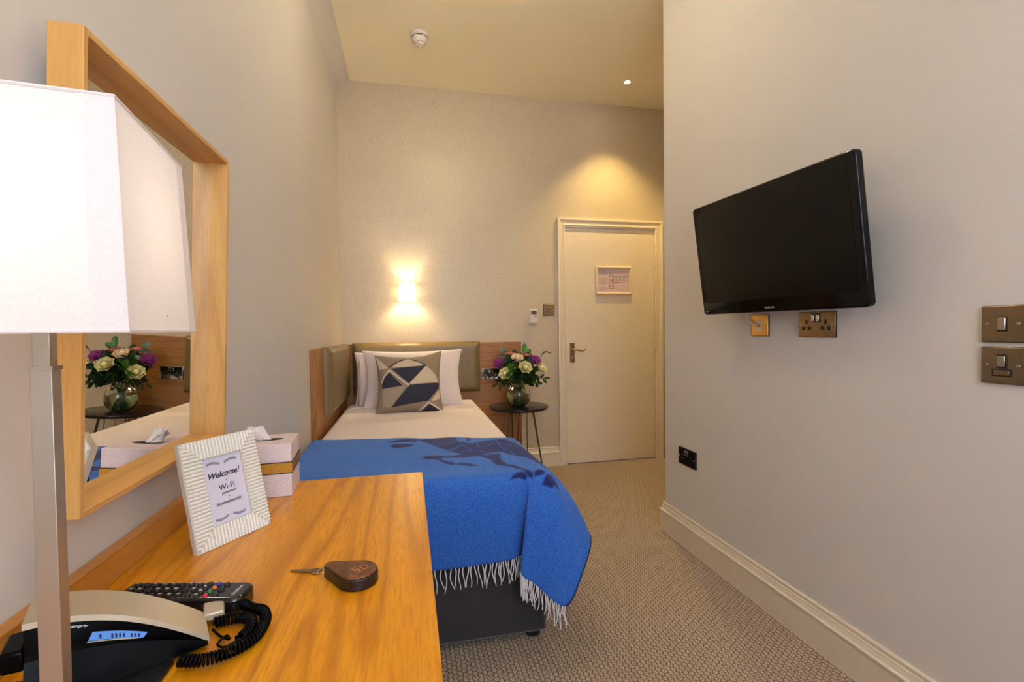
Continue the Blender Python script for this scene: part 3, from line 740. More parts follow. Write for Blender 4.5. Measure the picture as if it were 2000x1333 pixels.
text('brand_lettering', 'SAMSUNG', .0056, m_tx, rc, Matrix.Translation((Ln/2-.016, 0, .0228)) @ Matrix.Rotation(radians(-90), 4, 'Z'), depth=.0002, bold=.0001)

# ------------------------------------------------------------------ picture frame with welcome card
Mf = Matrix.Rotation(radians(55.9), 4, 'Z') @ Matrix.Rotation(radians(-13.3), 4, 'X')
FW, FH = .151, .195
fc = Vector((-.338, .988, .8445))
pf = thing('picture_frame', 'white ribbed picture frame with a welcome card leaning back on the desk', 'picture frame', tuple(fc), Mf.to_euler())
m_rib = None
def ribm():
    t = NT('whitewashed_reed'); v = t.coord(); f = t.noise(v, 60, 4, .7, .5)
    c = t.ramp(f, [(.28, lin((196, 188, 170))), (.38, lin((232, 228, 218))), (.7, lin((240, 237, 228)))])
    return t.set(c, .55)
m_rib = ribm()
bd = .036
fb = MB()
fb.box((-FW/2, 0, -FH/2), (FW/2, .0105, -FH/2+bd)); fb.box((-FW/2, 0, FH/2-bd), (FW/2, .0105, FH/2)); fb.box((-FW/2, 0, -FH/2+bd), (-FW/2+bd, .0105, FH/2-bd)); fb.box((FW/2-bd, 0, -FH/2+bd), (FW/2, .0105, FH/2-bd))
obj('frame_body', fb, plain('frame_groove_paint', (206, 194, 178), .6), pf, local=True, bevel=.0008)
rb = MB(); random.seed(8)
def rib_between(p, q, r_):
    p, q = Vector((p[0], -.0002, p[1])), Vector((q[0], -.0002, q[1]))
    rb.tube([p, p.lerp(q, .5)+Vector((random.uniform(-.0004, .0004), -.0004, random.uniform(-.0004, .0004))), q], [r_*.85, r_, r_*.85], 7)
st = .0066
k = -FH/2+.0033
while k < FH/2:      # horizontal reeds on the two stiles, mitred at the corners
    e = max(0, min(bd, min(k+FH/2, FH/2-k)))
    r_ = st*.46*random.uniform(.86, 1.0)
    if e > .004:
        rib_between((-FW/2+.001, k), (-FW/2+e*.98, k), r_); rib_between((FW/2-e*.98, k), (FW/2-.001, k), r_)
    k += st
k = -FW/2+.0033
while k < FW/2:      # vertical reeds on the two rails
    e = max(0, min(bd, min(k+FW/2, FW/2-k))); r_ = st*.46*random.uniform(.86, 1.0)
    if e > .004:
        rib_between((k, FH/2-.001), (k, FH/2-e*.98), r_); rib_between((k, -FH/2+e*.98), (k, -FH/2+.001), r_)
    k += st
obj('reed_ribs', rb, m_rib, pf, local=True)
m_card = plain('card_paper', (214, 210, 226), .4, 0, .5, .01)
obj('card', MB().box((-FW/2+bd, .004, -FH/2+bd), (FW/2-bd, .006, FH/2-bd)), m_card, pf, local=True)
m_ink2 = plain('plum_ink', (58, 40, 66), .6)
TX = Matrix.Rotation(radians(90), 4, 'X')
def line(nm, s, size, x, z, **kw): return text(nm, s, size, m_ink2, pf, Matrix.Translation((x, .0036, z)) @ TX, depth=.0001, **kw)
line('lettering', 'Welcome!', .0150, -.001, .0265, bold=.00035, shear=.35)
line('lettering', 'Wi-Fi', .0140, .002, .0020, bold=.0001)
line('lettering', 'password', .0070, .003, -.0085, bold=.0001, shear=.35)
line('lettering', 'bournemouth', .0090, .000, -.0260, bold=.00012, shear=.35)
lf = MB()
def spray(zc_, sgn):
    for s_ in (-1, 1):
        P = [Vector((s_*(.003+.026*k/12), .0038, zc_+sgn*.0045*sin(k/12*2.4)-.0015)) for k in range(13)]
        lf.tube(P, .00025, 4)
        for k in range(1, 13):
            for q in (-1, 1):
                p = P[k]; d = Vector((s_*.0018, 0, q*.0026)); lf.tube([p, p+d*.5, p+d], [.0002, .00055, .0001], 4)
for z, sg in ((.0475, 1), (-.0480, -1)): spray(z, sg)
for z in (.0135, -.0165): lf.tube([(.003-.001, .0038, z), (.003+.001, .0038, z)], .0008, 5)
obj('leaf_border', lf, m_ink2, pf, local=True)
stn = MB(); stn.prism([(-.030, -FH/2+.000), (.030, -FH/2+.000), (.022, .055), (-.022, .055)], .0108, .0135, lambda x, y, z: (x, z+(.055-y)*.30 if y < .05 else z, y))
obj('easel_stand', stn, plain('black_felt', (14, 12, 14), .9), pf, local=True)
obj('backing_board', MB().box((-FW/2+.01, .0106, -FH/2+.012), (FW/2-.01, .0125, FH/2-.01)), plain('black_felt_back', (14, 12, 14), .9), pf, local=True)

# ------------------------------------------------------------------ tissue box
ta = radians(-1.0)
TBx, TBy = -.3385, 1.2585
tb = thing('tissue_box', 'white glitter tissue box with gold ribbon band at the desk end', 'tissue box', (TBx, TBy, .7502), (0, 0, radians(4)))
def glit():
    t = NT('pearl_glitter'); v = t.coord(); vo = t.n('ShaderNodeTexVoronoi'); vo.inputs['Scale'].default_value = 700
    t.l(v, vo.inputs['Vector']); c = t.mix(.55, lin((226, 206, 204)), vo.outputs['Color'], 'SOFT_LIGHT')
    t.bump(vo.outputs['Distance'], .4, .001); return t.set(c, .45, .05)
m_gl = glit(); bw = .0605
obj('box_body', MB().box((-bw, -bw, 0), (bw, bw, .082)), m_gl, tb, local=True, bevel=.001)
obj('box_lid', MB().box((-bw, -bw, .0822), (bw, bw, .124)), m_gl, tb, local=True, bevel=.001)
def goldg():
    t = NT('gold_glitter_ribbon'); v = t.coord(); vo = t.n('ShaderNodeTexVoronoi'); vo.inputs['Scale'].default_value = 900
    t.l(v, vo.inputs['Vector']); c = t.mix(.6, lin((190, 140, 50)), vo.outputs['Color'], 'SOFT_LIGHT')
    t.bump(vo.outputs['Distance'], .6, .001); return t.set(c, .35, .7)
gr = MB(); e = bw+.0012; g0, g1 = .055, .080
gr.box((-e, -e, g0), (e, -bw-.0001, g1)).box((-e, bw+.0001, g0), (e, e, g1)).box((-e, -bw, g0), (-bw-.0001, bw, g1)).box((bw+.0001, -bw, g0), (e, bw, g1))
obj('gold_ribbon', gr, goldg(), tb, local=True)
rg = MB()
for z in (.0548, .0802): rg.box((-e-.0004, -e-.0004, z-.0009), (e+.0004, e+.0004, z+.0009))
obj('ribbon_edge', rg, m_dark, tb, local=True)
obj('opening', MB().lathe([(0, 0), (1, 0), (1, .0006), (0, .0006)], 28).map(lambda p: Vector((p.x*.034, p.y*.014, .1238+p.z))), m_dark, tb, local=True)
random.seed(2)
def tissue(u, v):
    a = u*2*pi; r_ = (.020*(1-v)+.010*v); 
    x = r_*cos(a)*(1-.3*v)+(-.012-.016*v)+.010*v*sin(3*a); y = .006*sin(a)*(1+.8*v)+.005*v*cos(4*a)
    return Vector((x, y, .1243+.026*v+.008*v*sin(2*a+1)))
tag(obj('tissue', MB().grid(tissue, 40, 8, True).map(lambda p: Vector((TBx, TBy, .7502))+Matrix.Rotation(radians(4), 3, 'Z') @ p), m_sheet, smooth=80, solid=.0003), 'white tissue pulled up out of the glitter tissue box', 'tissue')

# ------------------------------------------------------------------ key fob
kf = thing('key_fob', 'brown leather teardrop key fob stamped 50 on the desk', 'key ring', (-.095, .760, .7502))
A0, B0 = Vector((-.128, .788)), Vector((-.082, .7585))   # narrow end, centre of the round end
ax_ = (B0-A0).normalized(); pr_ = Vector((-ax_.y, ax_.x)); Rr_ = .0300
def tear():
    P = []
    for k in range(15): a = -1.95+3.9*k/14; P.append(B0+ax_*Rr_*cos(a)+pr_*Rr_*sin(a))
    for k in range(5): a = .6*pi+k*.8*pi/4; P.append(A0+ax_*.008*cos(a)+pr_*.008*sin(a))
    return [(p.x, p.y) for p in P]
def fobm():
    t = NT('worn_brown_leather'); v = t.coord(); f = t.noise(v, 45, 4, .6, 1.0); g = t.noise(v, 160, 3)
    c = t.ramp(f, [(.3, lin((44, 20, 8))), (.5, lin((84, 42, 16))), (.72, lin((138, 78, 34)))])
    t.bump(g, .3, .001); return t.set(c, .32, 0, .5, Coat_Weight=.3)
m_fob = fobm()
tp = tear()
obj('fob_core', MB().prism(tp, .7504, .7680), plain('dark_leather_edge', (34, 18, 10), .4, 0, .5, .2, 200, .3), kf, bevel=.002)
obj('leather_face', MB().prism([(B0.x+(x-B0.x)*.96, B0.y+(y-B0.y)*.96) for x, y in tp], .7681, .7708), m_fob, kf, bevel=.0012)
st_ = [(B0.x+(x-B0.x)*.86, B0.y+(y-B0.y)*.86, .7709) for x, y in tp]
obj('stitched_groove', MB().tube(st_+[st_[0]], .0006, 5), plain('groove_leather', (120, 66, 30), .5), kf)
text('stamped_number', '50', .026, plain('stamped_leather', (160, 104, 56), .4), kf, Matrix.Translation(-ROOT[kf.name]) @ Matrix.Translation((B0.x+.004, B0.y-.001, .7710)) @ Matrix.Rotation(radians(38), 4, 'Z'), depth=.0005)
rg = MB(); rc_ = A0-ax_*.012
rg.tube([(rc_.x+.009*cos(a*pi/10), rc_.y+.009*sin(a*pi/10), .7575+.003*cos(a*pi/10)) for a in range(21)], .0010, 6, False)
obj('split_ring', rg, m_chrome, kf)
kd = Vector((-.055, .014)).normalized(); k0 = Vector((-.143, .803)); kp = Vector((-kd.y, kd.x))
kb = MB(); q = lambda a, b: (k0.x+kd.x*a+kp.x*b, k0.y+kd.y*a+kp.y*b)
kb.prism([q(0, -.006), q(.010, -.009), q(.016, -.004), q(.046, -.003), q(.050, 0), q(.046, .0035), q(.040, .002), q(.036, .0035), q(.030, .002), q(.026, .0035), q(.016, .003), q(.010, .009), q(0, .006)], .7515, .7538)
obj('door_key', kb, m_bronze, kf, bevel=.0004)

# ------------------------------------------------------------------ bed
BX0, BX1, BY0, BY1 = -.455, .478, 1.665, 3.68
bed = thing('single_bed', 'single divan bed with a charcoal velvet base', 'bed', (.01, 2.67, 0))
obj('divan_base', MB().box((BX0, BY0, .030), (BX1, BY1, .345)), m_velvet, bed, bevel=.012, seg=3)
obj('mattress', MB().box((BX0+.006, BY0+.01, .347), (BX1-.004, BY1, .585)), m_sheet, bed, bevel=.035, seg=4)
for x in (BX0+.05, BX1-.042):
    for y in (BY0+.045, BY1-.05):
        obj('foot', MB().lathe([(.022, 0.0005), (.028, .004), (.028, .022), (.020, .0298)], 20, (x, y, 0)), m_blackpl, bed)
def rbox(a, b, r_, puff=0.0, n=40):
    """soft box: superellipse-rounded top shell, hanging sides"""
    def fn(u, v):
        x = a[0]+(b[0]-a[0])*u; y = a[1]+(b[1]-a[1])*v
        return x, y
    return fn
def duvet():
    mb = MB(); x0, x1, y0, y1, z1, z0, r_ = BX0+.003, BX1+.012, BY0-.004, 3.66, .610, .34, .055
    U = [(0, z0)]+[(r_*(1-cos(a*pi/12)), z1-r_+r_*sin(a*pi/12)) for a in range(7)]
    xs = [(x0+d, z) for d, z in U]+[(x0+r_+(x1-x0-2*r_)*k/24, z1) for k in range(1, 24)]+[(x1-d, z) for d, z in U[::-1]]
    ys = [(y0+d, z) for d, z in U]+[(y0+r_+(y1-y0-2*r_)*k/40, z1) for k in range(1, 40)]+[(y1-d, z) for d, z in U[::-1]]
    n = len(xs)
    for y, zy in ys:
        for x, zx in xs:
            z = min(zx, zy); top_ = min(x-x0, x1-x, y-y0, y1-y)
            if top_ > .03: z += .0035*sin(x*7+1+y*2)*sin(y*5)*min(1, (top_-.03)/.1)+.0015*sin(x*19+y*11)*min(1, (top_-.03)/.1)
            mb.v.append((x, y, z))
    for j in range(len(ys)-1):
        for i in range(n-1): mb.f.append((j*n+i, j*n+i+1, (j+1)*n+i+1, (j+1)*n+i))
    return mb
tag(obj('duvet', duvet(), m_sheet, smooth=80), 'smooth white duvet covering the top of the bed', 'duvet')

# pillows
def pillow(w_, h_, th, sag=.0, ear=.10, n=28, seed=1):
    rnd = random.Random(seed); ph_ = [rnd.uniform(0, 6) for _ in range(6)]
    def fn(s, t, side):
        e = (1-abs(s)**2.4)*(1-abs(t)**2.4); e = max(0, e)**.5
        pin = 1-ear*(1-t*t)*(abs(s)**2); pin2 = 1-ear*.8*(1-s*s)*(abs(t)**2)
        x = s*w_/2*pin; z = t*h_/2*pin2
        d = th/2*e*(1+.06*sin(s*5+ph_[0])*sin(t*4+ph_[1]))+.003*sin(s*14+ph_[2]+t*7)*e
        return Vector((x, side*d+sag*(t*t), z))
    m1 = MB()
    for side in (-1, 1): m1.grid(lambda u, v: fn(sin((u-.5)*pi), sin((v-.5)*pi), side), n, n)
    return m1
def place(mb, loc, yaw=0, tilt=0, roll=0):
    Mx = Matrix.Translation(loc) @ Matrix.Rotation(radians(yaw), 4, 'Z') @ Matrix.Rotation(radians(tilt), 4, 'X') @ Matrix.Rotation(radians(roll), 4, 'Y')
    mb.v = [tuple(Mx @ Vector(p)) for p in mb.v]; return mb
PG = 'white pillows against the headboard'
tag(obj('pillow', place(pillow(.60, .40, .13, ear=.07, seed=4), (-.085, 3.60, .79), 3, -12, 0), m_sheet, smooth=80), 'white pillow at the back, mostly hidden, by the left side pad', 'pillow', PG)
tag(obj('pillow', place(pillow(.70, .42, .15, ear=.10, seed=9), (.030, 3.435, .800), 0, -14, 0), m_sheet, smooth=80), 'large white pillow standing directly behind the patterned cushion', 'pillow', PG)
fp = bpy.data.objects['pillow.001']
def flap(u, v):      # loose open end of the pillowcase, hanging in soft pleats
    z = .622+.315*v-.03*u*v; y = 3.47+.085*u+.03*v
    return Vector((-.330-.022*sin(u*2.2)-.006*sin(u*13+v*3)-.004*sin(v*9+u*5), y, z))
obj('pillowcase_flap', MB().grid(flap, 24, 16), m_sheet, fp, smooth=80, solid=.002)

# cushion with geometric print
NAVY = [[(-0.54, 0.5), (0.51, 0.58), (-0.03, -0.03)], [(-0.62, 0.4), (-0.21, -0.1), (-0.86, -0.16), (-0.85, 0.08)], [(-0.02, -0.08), (0.97, -0.01), (0.95, -0.17), (0.53, -0.63), (-0.56, -0.81)], [(0.57, -0.73), (1.02, -1.03), (0.31, -1.04)]]
NAVYL = [[(-0.6, 0.55), (-0.3, 0.78), (-0.11, 0.87)], [(0.05, 0.86), (0.29, 0.73), (0.51, 0.58)]]
CREAM = [[(-0.54, 0.54), (-0.3, 0.78), (-0.11, 0.87), (0.03, 0.88), (0.31, 0.73), (0.45, 0.58)], [(0.51, 0.56), (0.82, 0.24), (0.93, 0.07), (0.94, 0.0), (-0.01, -0.05)], [(-1.02, 1.0), (-0.63, 0.52), (-0.92, 0.49)], [(0.96, -0.22), (0.98, -0.55), (0.63, -0.64)]]
CREAML = [[(-0.61, 0.46), (-0.04, -0.09)], [(0.24, -1.02), (0.56, -0.68), (1.03, -1.0)], [(-0.62, 0.41), (-0.79, 0.23), (-0.86, 0.05)]]
CW, CH, CT = .435, .395, .15
cm = MB(); nn = 72; st_attr = []
def cfn(s, t, side):
    e = max(0, (1-abs(s)**2.2)*(1-abs(t)**2.2))**.55
    ear = .10
    x = s*CW/2*(1-ear*(1-t*t)*s*s); z = t*CH/2*(1-ear*(1-s*s)*t*t)
    if t > 0: z += .022*max(0, s)**2*t; z -= .012*max(0, -s)**2*t*0
    return Vector((x, side*CT/2*e, z))
for side in (-1, 1):
    base = len(cm.v)
    for j in range(nn+1):
        for i in range(nn+1):
            s, t_ = sin((i/nn-.5)*pi), sin((j/nn-.5)*pi)
            cm.v.append(tuple(cfn(s, t_, side))); st_attr.append((s, t_))
    for j in range(nn):
        for i in range(nn): cm.f.append((base+j*(nn+1)+i, base+j*(nn+1)+i+1, base+(j+1)*(nn+1)+i+1, base+(j+1)*(nn+1)+i))
place(cm, (.000, 3.215, .786), 2, -15, 0)
def cushm():
    t = NT('geometric_print_linen')
    v = t.coord(); f = t.noise(v, 380, 2, .6)
    def at(nm): a = t.n('ShaderNodeAttribute', attribute_name=nm); return a.outputs['Fac']
    st2 = lambda fac: t.ramp(fac, [(.495, (0, 0, 0, 1)), (.505, (1, 1, 1, 1))])
    def step(nm): return st2(t.math('ADD', at(nm), .5))
    c = t.mix(step('tone'), lin((146, 128, 108)), lin((166, 150, 130)))
    c = t.mix(step('cream'), c, lin((206, 192, 168)))
    c = t.mix(step('navy'), c, lin((26, 34, 58)))
    c = t.mix(step('creamline'), c, lin((216, 206, 188)))
    c = t.mix(t.math('MULTIPLY', f, .25), c, lin((120, 108, 96)))
    t.bump(f, .15, .001); return t.set(c, .9, 0, .2)
# keep vertex order: build mesh directly
me = bpy.data.meshes.new('scatter_cushion'); me.from_pydata(cm.v, [], cm.f); me.update()
for p in me.polygons: p.use_smooth = True
me.materials.append(cushm())
cu_ = bpy.data.objects.new('scatter_cushion', me); C.objects.link(cu_)
set_attr(cu_, 'navy', [max([poly_sd(p, q) for q in NAVY]+[line_sd(p, q, .022) for q in NAVYL]) for p in st_attr])
set_attr(cu_, 'cream', [max(poly_sd(p, q) for q in CREAM) for p in st_attr])
set_attr(cu_, 'creamline', [max(line_sd(p, q, .026) for q in CREAML) for p in st_attr])
set_attr(cu_, 'tone', [poly_sd(p, [(-.85, -.16), (-.10, -.08), (-.56, -.80), (-.8, -.75)]) for p in st_attr])
tag(cu_, 'square cushion with navy, cream and taupe triangles in front of the pillows', 'cushion')
pip = MB(); pe = []
for k in range(4*nn+1):
    q = k/nn; s_i = int(q) % 4; f_ = sin((q-int(q)-.5)*pi)
    s, t_ = [(f_, -1), (1, f_), (-f_, 1), (-1, -f_)][s_i]; pe.append(cfn(s, t_, 0))
pip.tube(pe, .0022, 6); place(pip, (.000, 3.215, .786), 2, -15, 0)
obj('piping', pip, plain('taupe_piping', (140, 124, 104), .9), cu_)

# ------------------------------------------------------------------ blue throw with horse print and fringe
PAT = {'leg':[(0.043, 1.957), (0.071, 1.981), (0.148, 1.964), (0.21, 1.984), (0.279, 2.033), (0.33, 1.99), (0.283, 1.929), (0.205, 1.932), (0.118, 1.932), (0.125, 1.893), (0.17, 1.857), (0.163, 1.827), (0.138, 1.841), (0.103, 1.907), (0.056, 1.928)],
'hoof':[(0.179, 1.855), (0.224, 1.835), (0.254, 1.796), (0.22, 1.797), (0.174, 1.832)],
'leg2':[(0.274, 1.931), (0.367, 1.952), (0.347, 1.835), (0.359, 1.776), (0.387, 1.761), (0.422, 1.692), (0.435, 1.662), (0.431, 1.641), (0.411, 1.655), (0.402, 1.684), (0.366, 1.744), (0.316, 1.779), (0.31, 1.845)],
'tail':[(0.341, 1.641), (0.358, 1.664), (0.388, 1.681), (0.405, 1.674), (0.411, 1.649), (0.401, 1.639), (0.379, 1.65), (0.359, 1.649)],
'hoof2':[(0.452, 1.69), (0.485, 1.682), (0.474, 1.659), (0.44, 1.649), (0.437, 1.664)],
'hoof3':[(0.504, 1.683), (0.532, 1.674), (0.557, 1.638), (0.522, 1.631), (0.512, 1.609), (0.467, 1.618), (0.482, 1.654)],
'body':[(0.031, 2.30), (0.1, 2.32), (0.211, 2.30), (0.218, 2.197), (0.266, 2.162), (0.351, 2.207), (0.432, 2.209), (0.465, 2.108), (0.515, 1.978), (0.524, 1.764), (0.482, 1.783), (0.455, 1.857), (0.4, 1.925), (0.384, 1.966), (0.361, 1.972), (0.287, 1.955), (0.223, 1.972), (0.164, 2.044), (0.151, 2.067), (0.084, 2.189)],
'bar':[(0.264, 2.30), (0.282, 2.30), (0.274, 2.205), (0.256, 2.21)],
'b2':[(-0.122, 2.28), (-0.037, 2.32), (0.031, 2.32), (0.03, 2.259), (-0.061, 2.261)],
'b3':[(-0.089, 2.192), (-0.071, 2.241), (0.015, 2.207), (0.004, 2.167), (-0.069, 2.166)]}
CUT = [[(0.156, 2.066), (0.208, 2.102), (0.264, 2.151), (0.3, 2.186)], [(0.214, 2.021), (0.274, 2.034), (0.327, 1.972), (0.388, 1.985)], [(0.3, 2.186), (0.295, 2.079), (0.339, 2.099), (0.369, 2.156), (0.391, 2.162)],
 [(0.392, 2.196), (0.389, 2.044), (0.416, 1.977), (0.418, 1.902)], [(0.164, 2.044), (0.221, 2.13), (0.26, 2.038)], [(0.39, 2.128), (0.431, 2.074), (0.461, 2.045)], [(0.084, 2.189), (0.15, 2.16), (0.218, 2.197)]]
RIMX, RIMY, BZ = .462, 1.690, .6205
TOPY = lambda x: 2.405-.18*((x+.45)/.91)**1.6 if x > -.45 else 2.405
# rim point, hem point, horizontal pull of the bend
KP = [((-.45, RIMY), (-.45, 1.628, .322), (0, -1)), ((-.2, RIMY), (-.2, 1.622, .315), (0, -1)), ((.05, RIMY), (.05, 1.626, .318), (0, -1)),
      ((.22, RIMY), (.22, 1.622, .322), (0, -1)), ((.34, RIMY), (.335, 1.618, .330), (0, -1)), ((.395, RIMY), (.390, 1.645, .330), (.0, -1)),
      ((.42, RIMY), (.360, 1.578, .300), (.05, -1)), ((.44, RIMY), (.405, 1.560, .265), (.2, -.95)), ((RIMX, RIMY), (.500, 1.525, .195), (.5, -.85)),
      ((RIMX, RIMY+.02), (.575, 1.555, .285), (.85, -.5)), ((RIMX, RIMY+.07), (.640, 1.640, .375), (1, -.15)), ((RIMX, RIMY+.17), (.615, 1.80, .365), (1, 0)),
      ((RIMX, RIMY+.30), (.570, 1.97, .350), (1, 0)), ((RIMX, RIMY+.42), (.550, 2.10, .345), (1, 0)), ((RIMX, 2.225), (.540, 2.225, .345), (1, 0))]
def kp(t):
    r_ = crs([(a[0], a[1], 0) for a, b, c in KP], t); h = crs([b for a, b, c in KP], t); d = crs([(c[0], c[1], 0) for a, b, c in KP], t)
    r_.x = min(r_.x, RIMX); r_.y = max(r_.y, RIMY); return r_, h, d.normalized()
def loft(t, v):
    r_, h, d = kp(t)
    P0 = Vector((r_.x, r_.y, BZ)); P1 = P0+d*.072; out = Vector((h.x, h.y, 0))-Vector((r_.x, r_.y, 0))
    P2 = Vector((r_.x, r_.y, 0))+out*.62+d*.035; P2.z = BZ-.075-.10*min(1, (BZ-h.z)/.3)*.6; P3 = h
    a = 1-v; return a**3*P0+3*a*a*v*P1+3*a*v*v*P2+v**3*P3
bmv, bmf, rest, edge = [], [], [], []
NX, NY = 150, 110
def wr(x, y): return .0022*sin(x*13+y*7)*sin(y*17-x*4)+.0012*sin(x*31+y*9)
for j in range(NY+1):
    for i in range(NX+1):
        x = -.45+(RIMX+.45)*i/NX; y = RIMY+(TOPY(x)-RIMY)*j/NY
        fade = min(1, (y-RIMY)/.05, (RIMX-x)/.05)
        bmv.append((x, y, BZ+wr(x, y)*max(0, fade))); rest.append((x, y))
for j in range(NY):
    for i in range(NX): a = j*(NX+1)+i; bmf.append((a, a+1, a+NX+2, a+NX+1))
NS, NV = 300, 60; b0 = len(bmv)
for j in range(NV+1):
    for i in range(NS+1):
        t_ = i/NS; p = loft(t_, j/NV)
        bmv.append(tuple(p))
        if j == 0: rest.append((p.x, p.y))
        else:
            q = bmv[-1-(NS+1)]; d = kp(t_)[2]; L_ = (Vector(p)-Vector(q)).length; r0 = rest[len(rest)-(NS+1)]
            rest.append((r0[0]+d.x*L_, r0[1]+d.y*L_))
for j in range(NV):
    for i in range(NS): a = b0+j*(NS+1)+i; bmf.append((a, a+NS+1, a+NS+2, a+1))
me = bpy.data.meshes.new('throw_blanket'); me.from_pydata(bmv, [], bmf); me.update()
for p in me.polygons: p.use_smooth = True
def throwm():
    t = NT('blue_wool_throw'); v = t.coord()
    f = t.noise(v, 330, 3, .7); g = t.noise(v, 26, 4, .65)
    a = t.n('ShaderNodeAttribute', attribute_name='horse')
    k = t.ramp(t.math('ADD', a.outputs['Fac'], .5), [(.4985, (0, 0, 0, 1)), (.5015, (1, 1, 1, 1))])
    blue = t.ramp(f, [(.30, lin((28, 76, 160))), (.50, lin((44, 98, 184))), (.72, lin((96, 138, 200)))])
    blue = t.mix(t.math('MULTIPLY', g, .3), blue, lin((34, 84, 170)))
    navy = t.ramp(f, [(.3, lin((20, 26, 80))), (.7, lin((36, 44, 106)))])
    t.bump(f, .3, .002); return t.set(t.mix(k, blue, navy), .95, 0, .1, Sheen_Weight=.12)
m_throw = throwm(); me.materials.append(m_throw)
thr = bpy.data.objects.new('throw_blanket', me); C.objects.link(thr)
set_attr(thr, 'horse', [min(max(poly_sd(p, q) for q in PAT.values()), -max(line_sd(p, q, .0022) for q in CUT)) if p[0] > -.15 and p[1] > 1.45 else -.2 for p in rest])
sm = thr.modifiers.new('solid', 'SOLIDIFY'); sm.thickness = .0035; sm.offset = -1
tag(thr, 'blue wool throw with navy horse print and white fringe over the bed foot', 'blanket')
m_navy = plain('navy_hem_stitch', (24, 28, 78), .9)
hem = MB().tube([loft(8/14+k/60*(6/14), 1) for k in range(61)], .0028, 6)
obj('stitched_hem', hem, m_navy, thr)
m_fr = weave('white_wool_tassel', (232, 224, 224), (200, 190, 190), 600, .9)
random.seed(21)
def tassel(t_, i):
    p = loft(t_, .995); r_, h, d = kp(t_); L_ = random.uniform(.066, .088); ph_ = random.uniform(0, 6)
    a1, a2 = random.uniform(-.012, .012), random.uniform(.002, .010); pts = []
    tan = (loft(min(1, t_+.004), 1)-loft(t_-.004, 1)).normalized()
    for k in range(9):
        u = k/8; q = p+Vector((0, 0, -L_*u))+tan*(a1*u*u+.0035*sin(u*5+ph_))+Vector((d.x, d.y, 0))*(.0045*(1-u)+a2*u*.4)
        pts.append(q)
    return MB().tube(pts, [.0021, .0024, .0024, .0023, .0022, .0021, .0020, .0018, .0012], 6)
NT_ = 92
for i in range(NT_):
    if i < 62: t_ = .03+(6/14-.03)*i/62
    else: t_ = 6/14+(8/14-6/14)*((i-62)/(NT_-63))
    if t_ < .08: continue
    obj('tassel', tassel(t_, i), m_fr, thr, smooth=80)

# ------------------------------------------------------------------ side table, vase, flowers
TX_, TY_, TZ = .812, 3.535, .560
stb = thing('side_table', 'round black side table on thin hairpin legs beside the bed', 'table', (TX_, TY_, 0))
obj('table_top', MB().lathe([(0, TZ-.022), (.216, TZ-.022), (.222, TZ-.018), (.225, TZ-.008), (.223, TZ-.002), (.218, TZ), (0, TZ)], 64, (TX_, TY_, 0)), plain('black_stained_wood', (26, 18, 18), .22, 0, .5, .15, 8), stb, smooth=30)
for a in (205, -88, -20, 90):
    a = radians(a); d = Vector((cos(a), sin(a), 0)); n_ = Vector((-d.y, d.x, 0)); c_ = Vector((TX_, TY_, 0))
    top1 = c_+d*.105+n_*.032+Vector((0, 0, TZ-.026)); top2 = c_+d*.105-n_*.032+Vector((0, 0, TZ-.026)); ft = c_+d*.185
    m = MB().tube([top1, ft+n_*.012+Vector((0, 0, .03)), ft+n_*.006+Vector((0, 0, .008)), ft+Vector((0, 0, .0045)), ft-n_*.006+Vector((0, 0, .008)), ft-n_*.012+Vector((0, 0, .03)), top2], .0042, 8)
    m.box((c_+d*.105).to_tuple()[:2]+(TZ-.026,), tuple((c_+d*.105)[i]+(.001, .001)[i] for i in range(2))+(TZ-.0225,))
    m.v[-8:] = [tuple(c_+d*(.085 if k in (0, 3, 4, 7) else .125)+n_*(-.04 if k in (0, 1, 4, 5) else .04)+Vector((0, 0, TZ-.026 if k < 4 else TZ-.0223))) for k in range(8)]
    obj('hairpin_leg', m, plain('dark_chrome_rod', (120, 108, 98), .2, .9), stb)
VX, VY, VZ = .805, 3.515, TZ+.0005
t_g = NT('clear_glass'); f = t_g.noise(t_g.coord(), 2, 1); t_g.set(t_g.ramp(f, [(0, (.93, .97, .95, 1)), (1, (.95, .98, .97, 1))]), .02, 0, .5, Transmission_Weight=1.0, IOR=1.45)
t_w = NT('vase_water'); f = t_w.noise(t_w.coord(), 2, 1); t_w.set(t_w.ramp(f, [(0, (.60, .76, .46, 1)), (1, (.66, .80, .52, 1))]), .0, 0, .5, Transmission_Weight=1.0, IOR=1.33)
vs = thing('glass_vase', 'round clear glass vase of water on the black side table', 'vase', (VX, VY, VZ))
outp = [(0, 0), (.045, 0), (.062, .010), (.082, .035), (.092, .068), (.090, .100), (.076, .130), (.060, .148), (.057, .158), (.060, .166)]
inp = [(r_-.004 if r_ > .004 else 0, z+.005 if z < .16 else z) for r_, z in outp][::-1]
obj('glass_bowl', MB().lathe(outp+inp, 48, (VX, VY, VZ)), t_g.m, vs, smooth=60)
obj('water', MB().lathe([(0, .0055), (.040, .0055), (.0575, .0155), (.0775, .040), (.0873, .072), (.0855, .098), (0, .098)], 40, (VX, VY, VZ)), t_w.m, vs, smooth=60)
def petal(mb, base, dirv, upv, L_, W_, cup, curl, n=5):
    side = dirv.cross(upv).normalized()
    def fn(u, v):
        s = (u-.5)*2; w_ = W_*(sin(pi*min(1, .15+v*.74))**.6)*s*(1 if v < .999 else .55)
        return base+dirv*(L_*v)+side*w_+upv*(cup*(s*s)*W_+curl*v*v*L_)
    mb.grid(fn, 4, n)
m_stem = plain('green_stem', (64, 96, 40), .5)
def leafm(nm, a, b):
    t = NT(nm); v = t.coord(); f = t.noise(v, 40, 3); return t.set(t.ramp(f, [(.3, lin(a)), (.7, lin(b))]), .42)
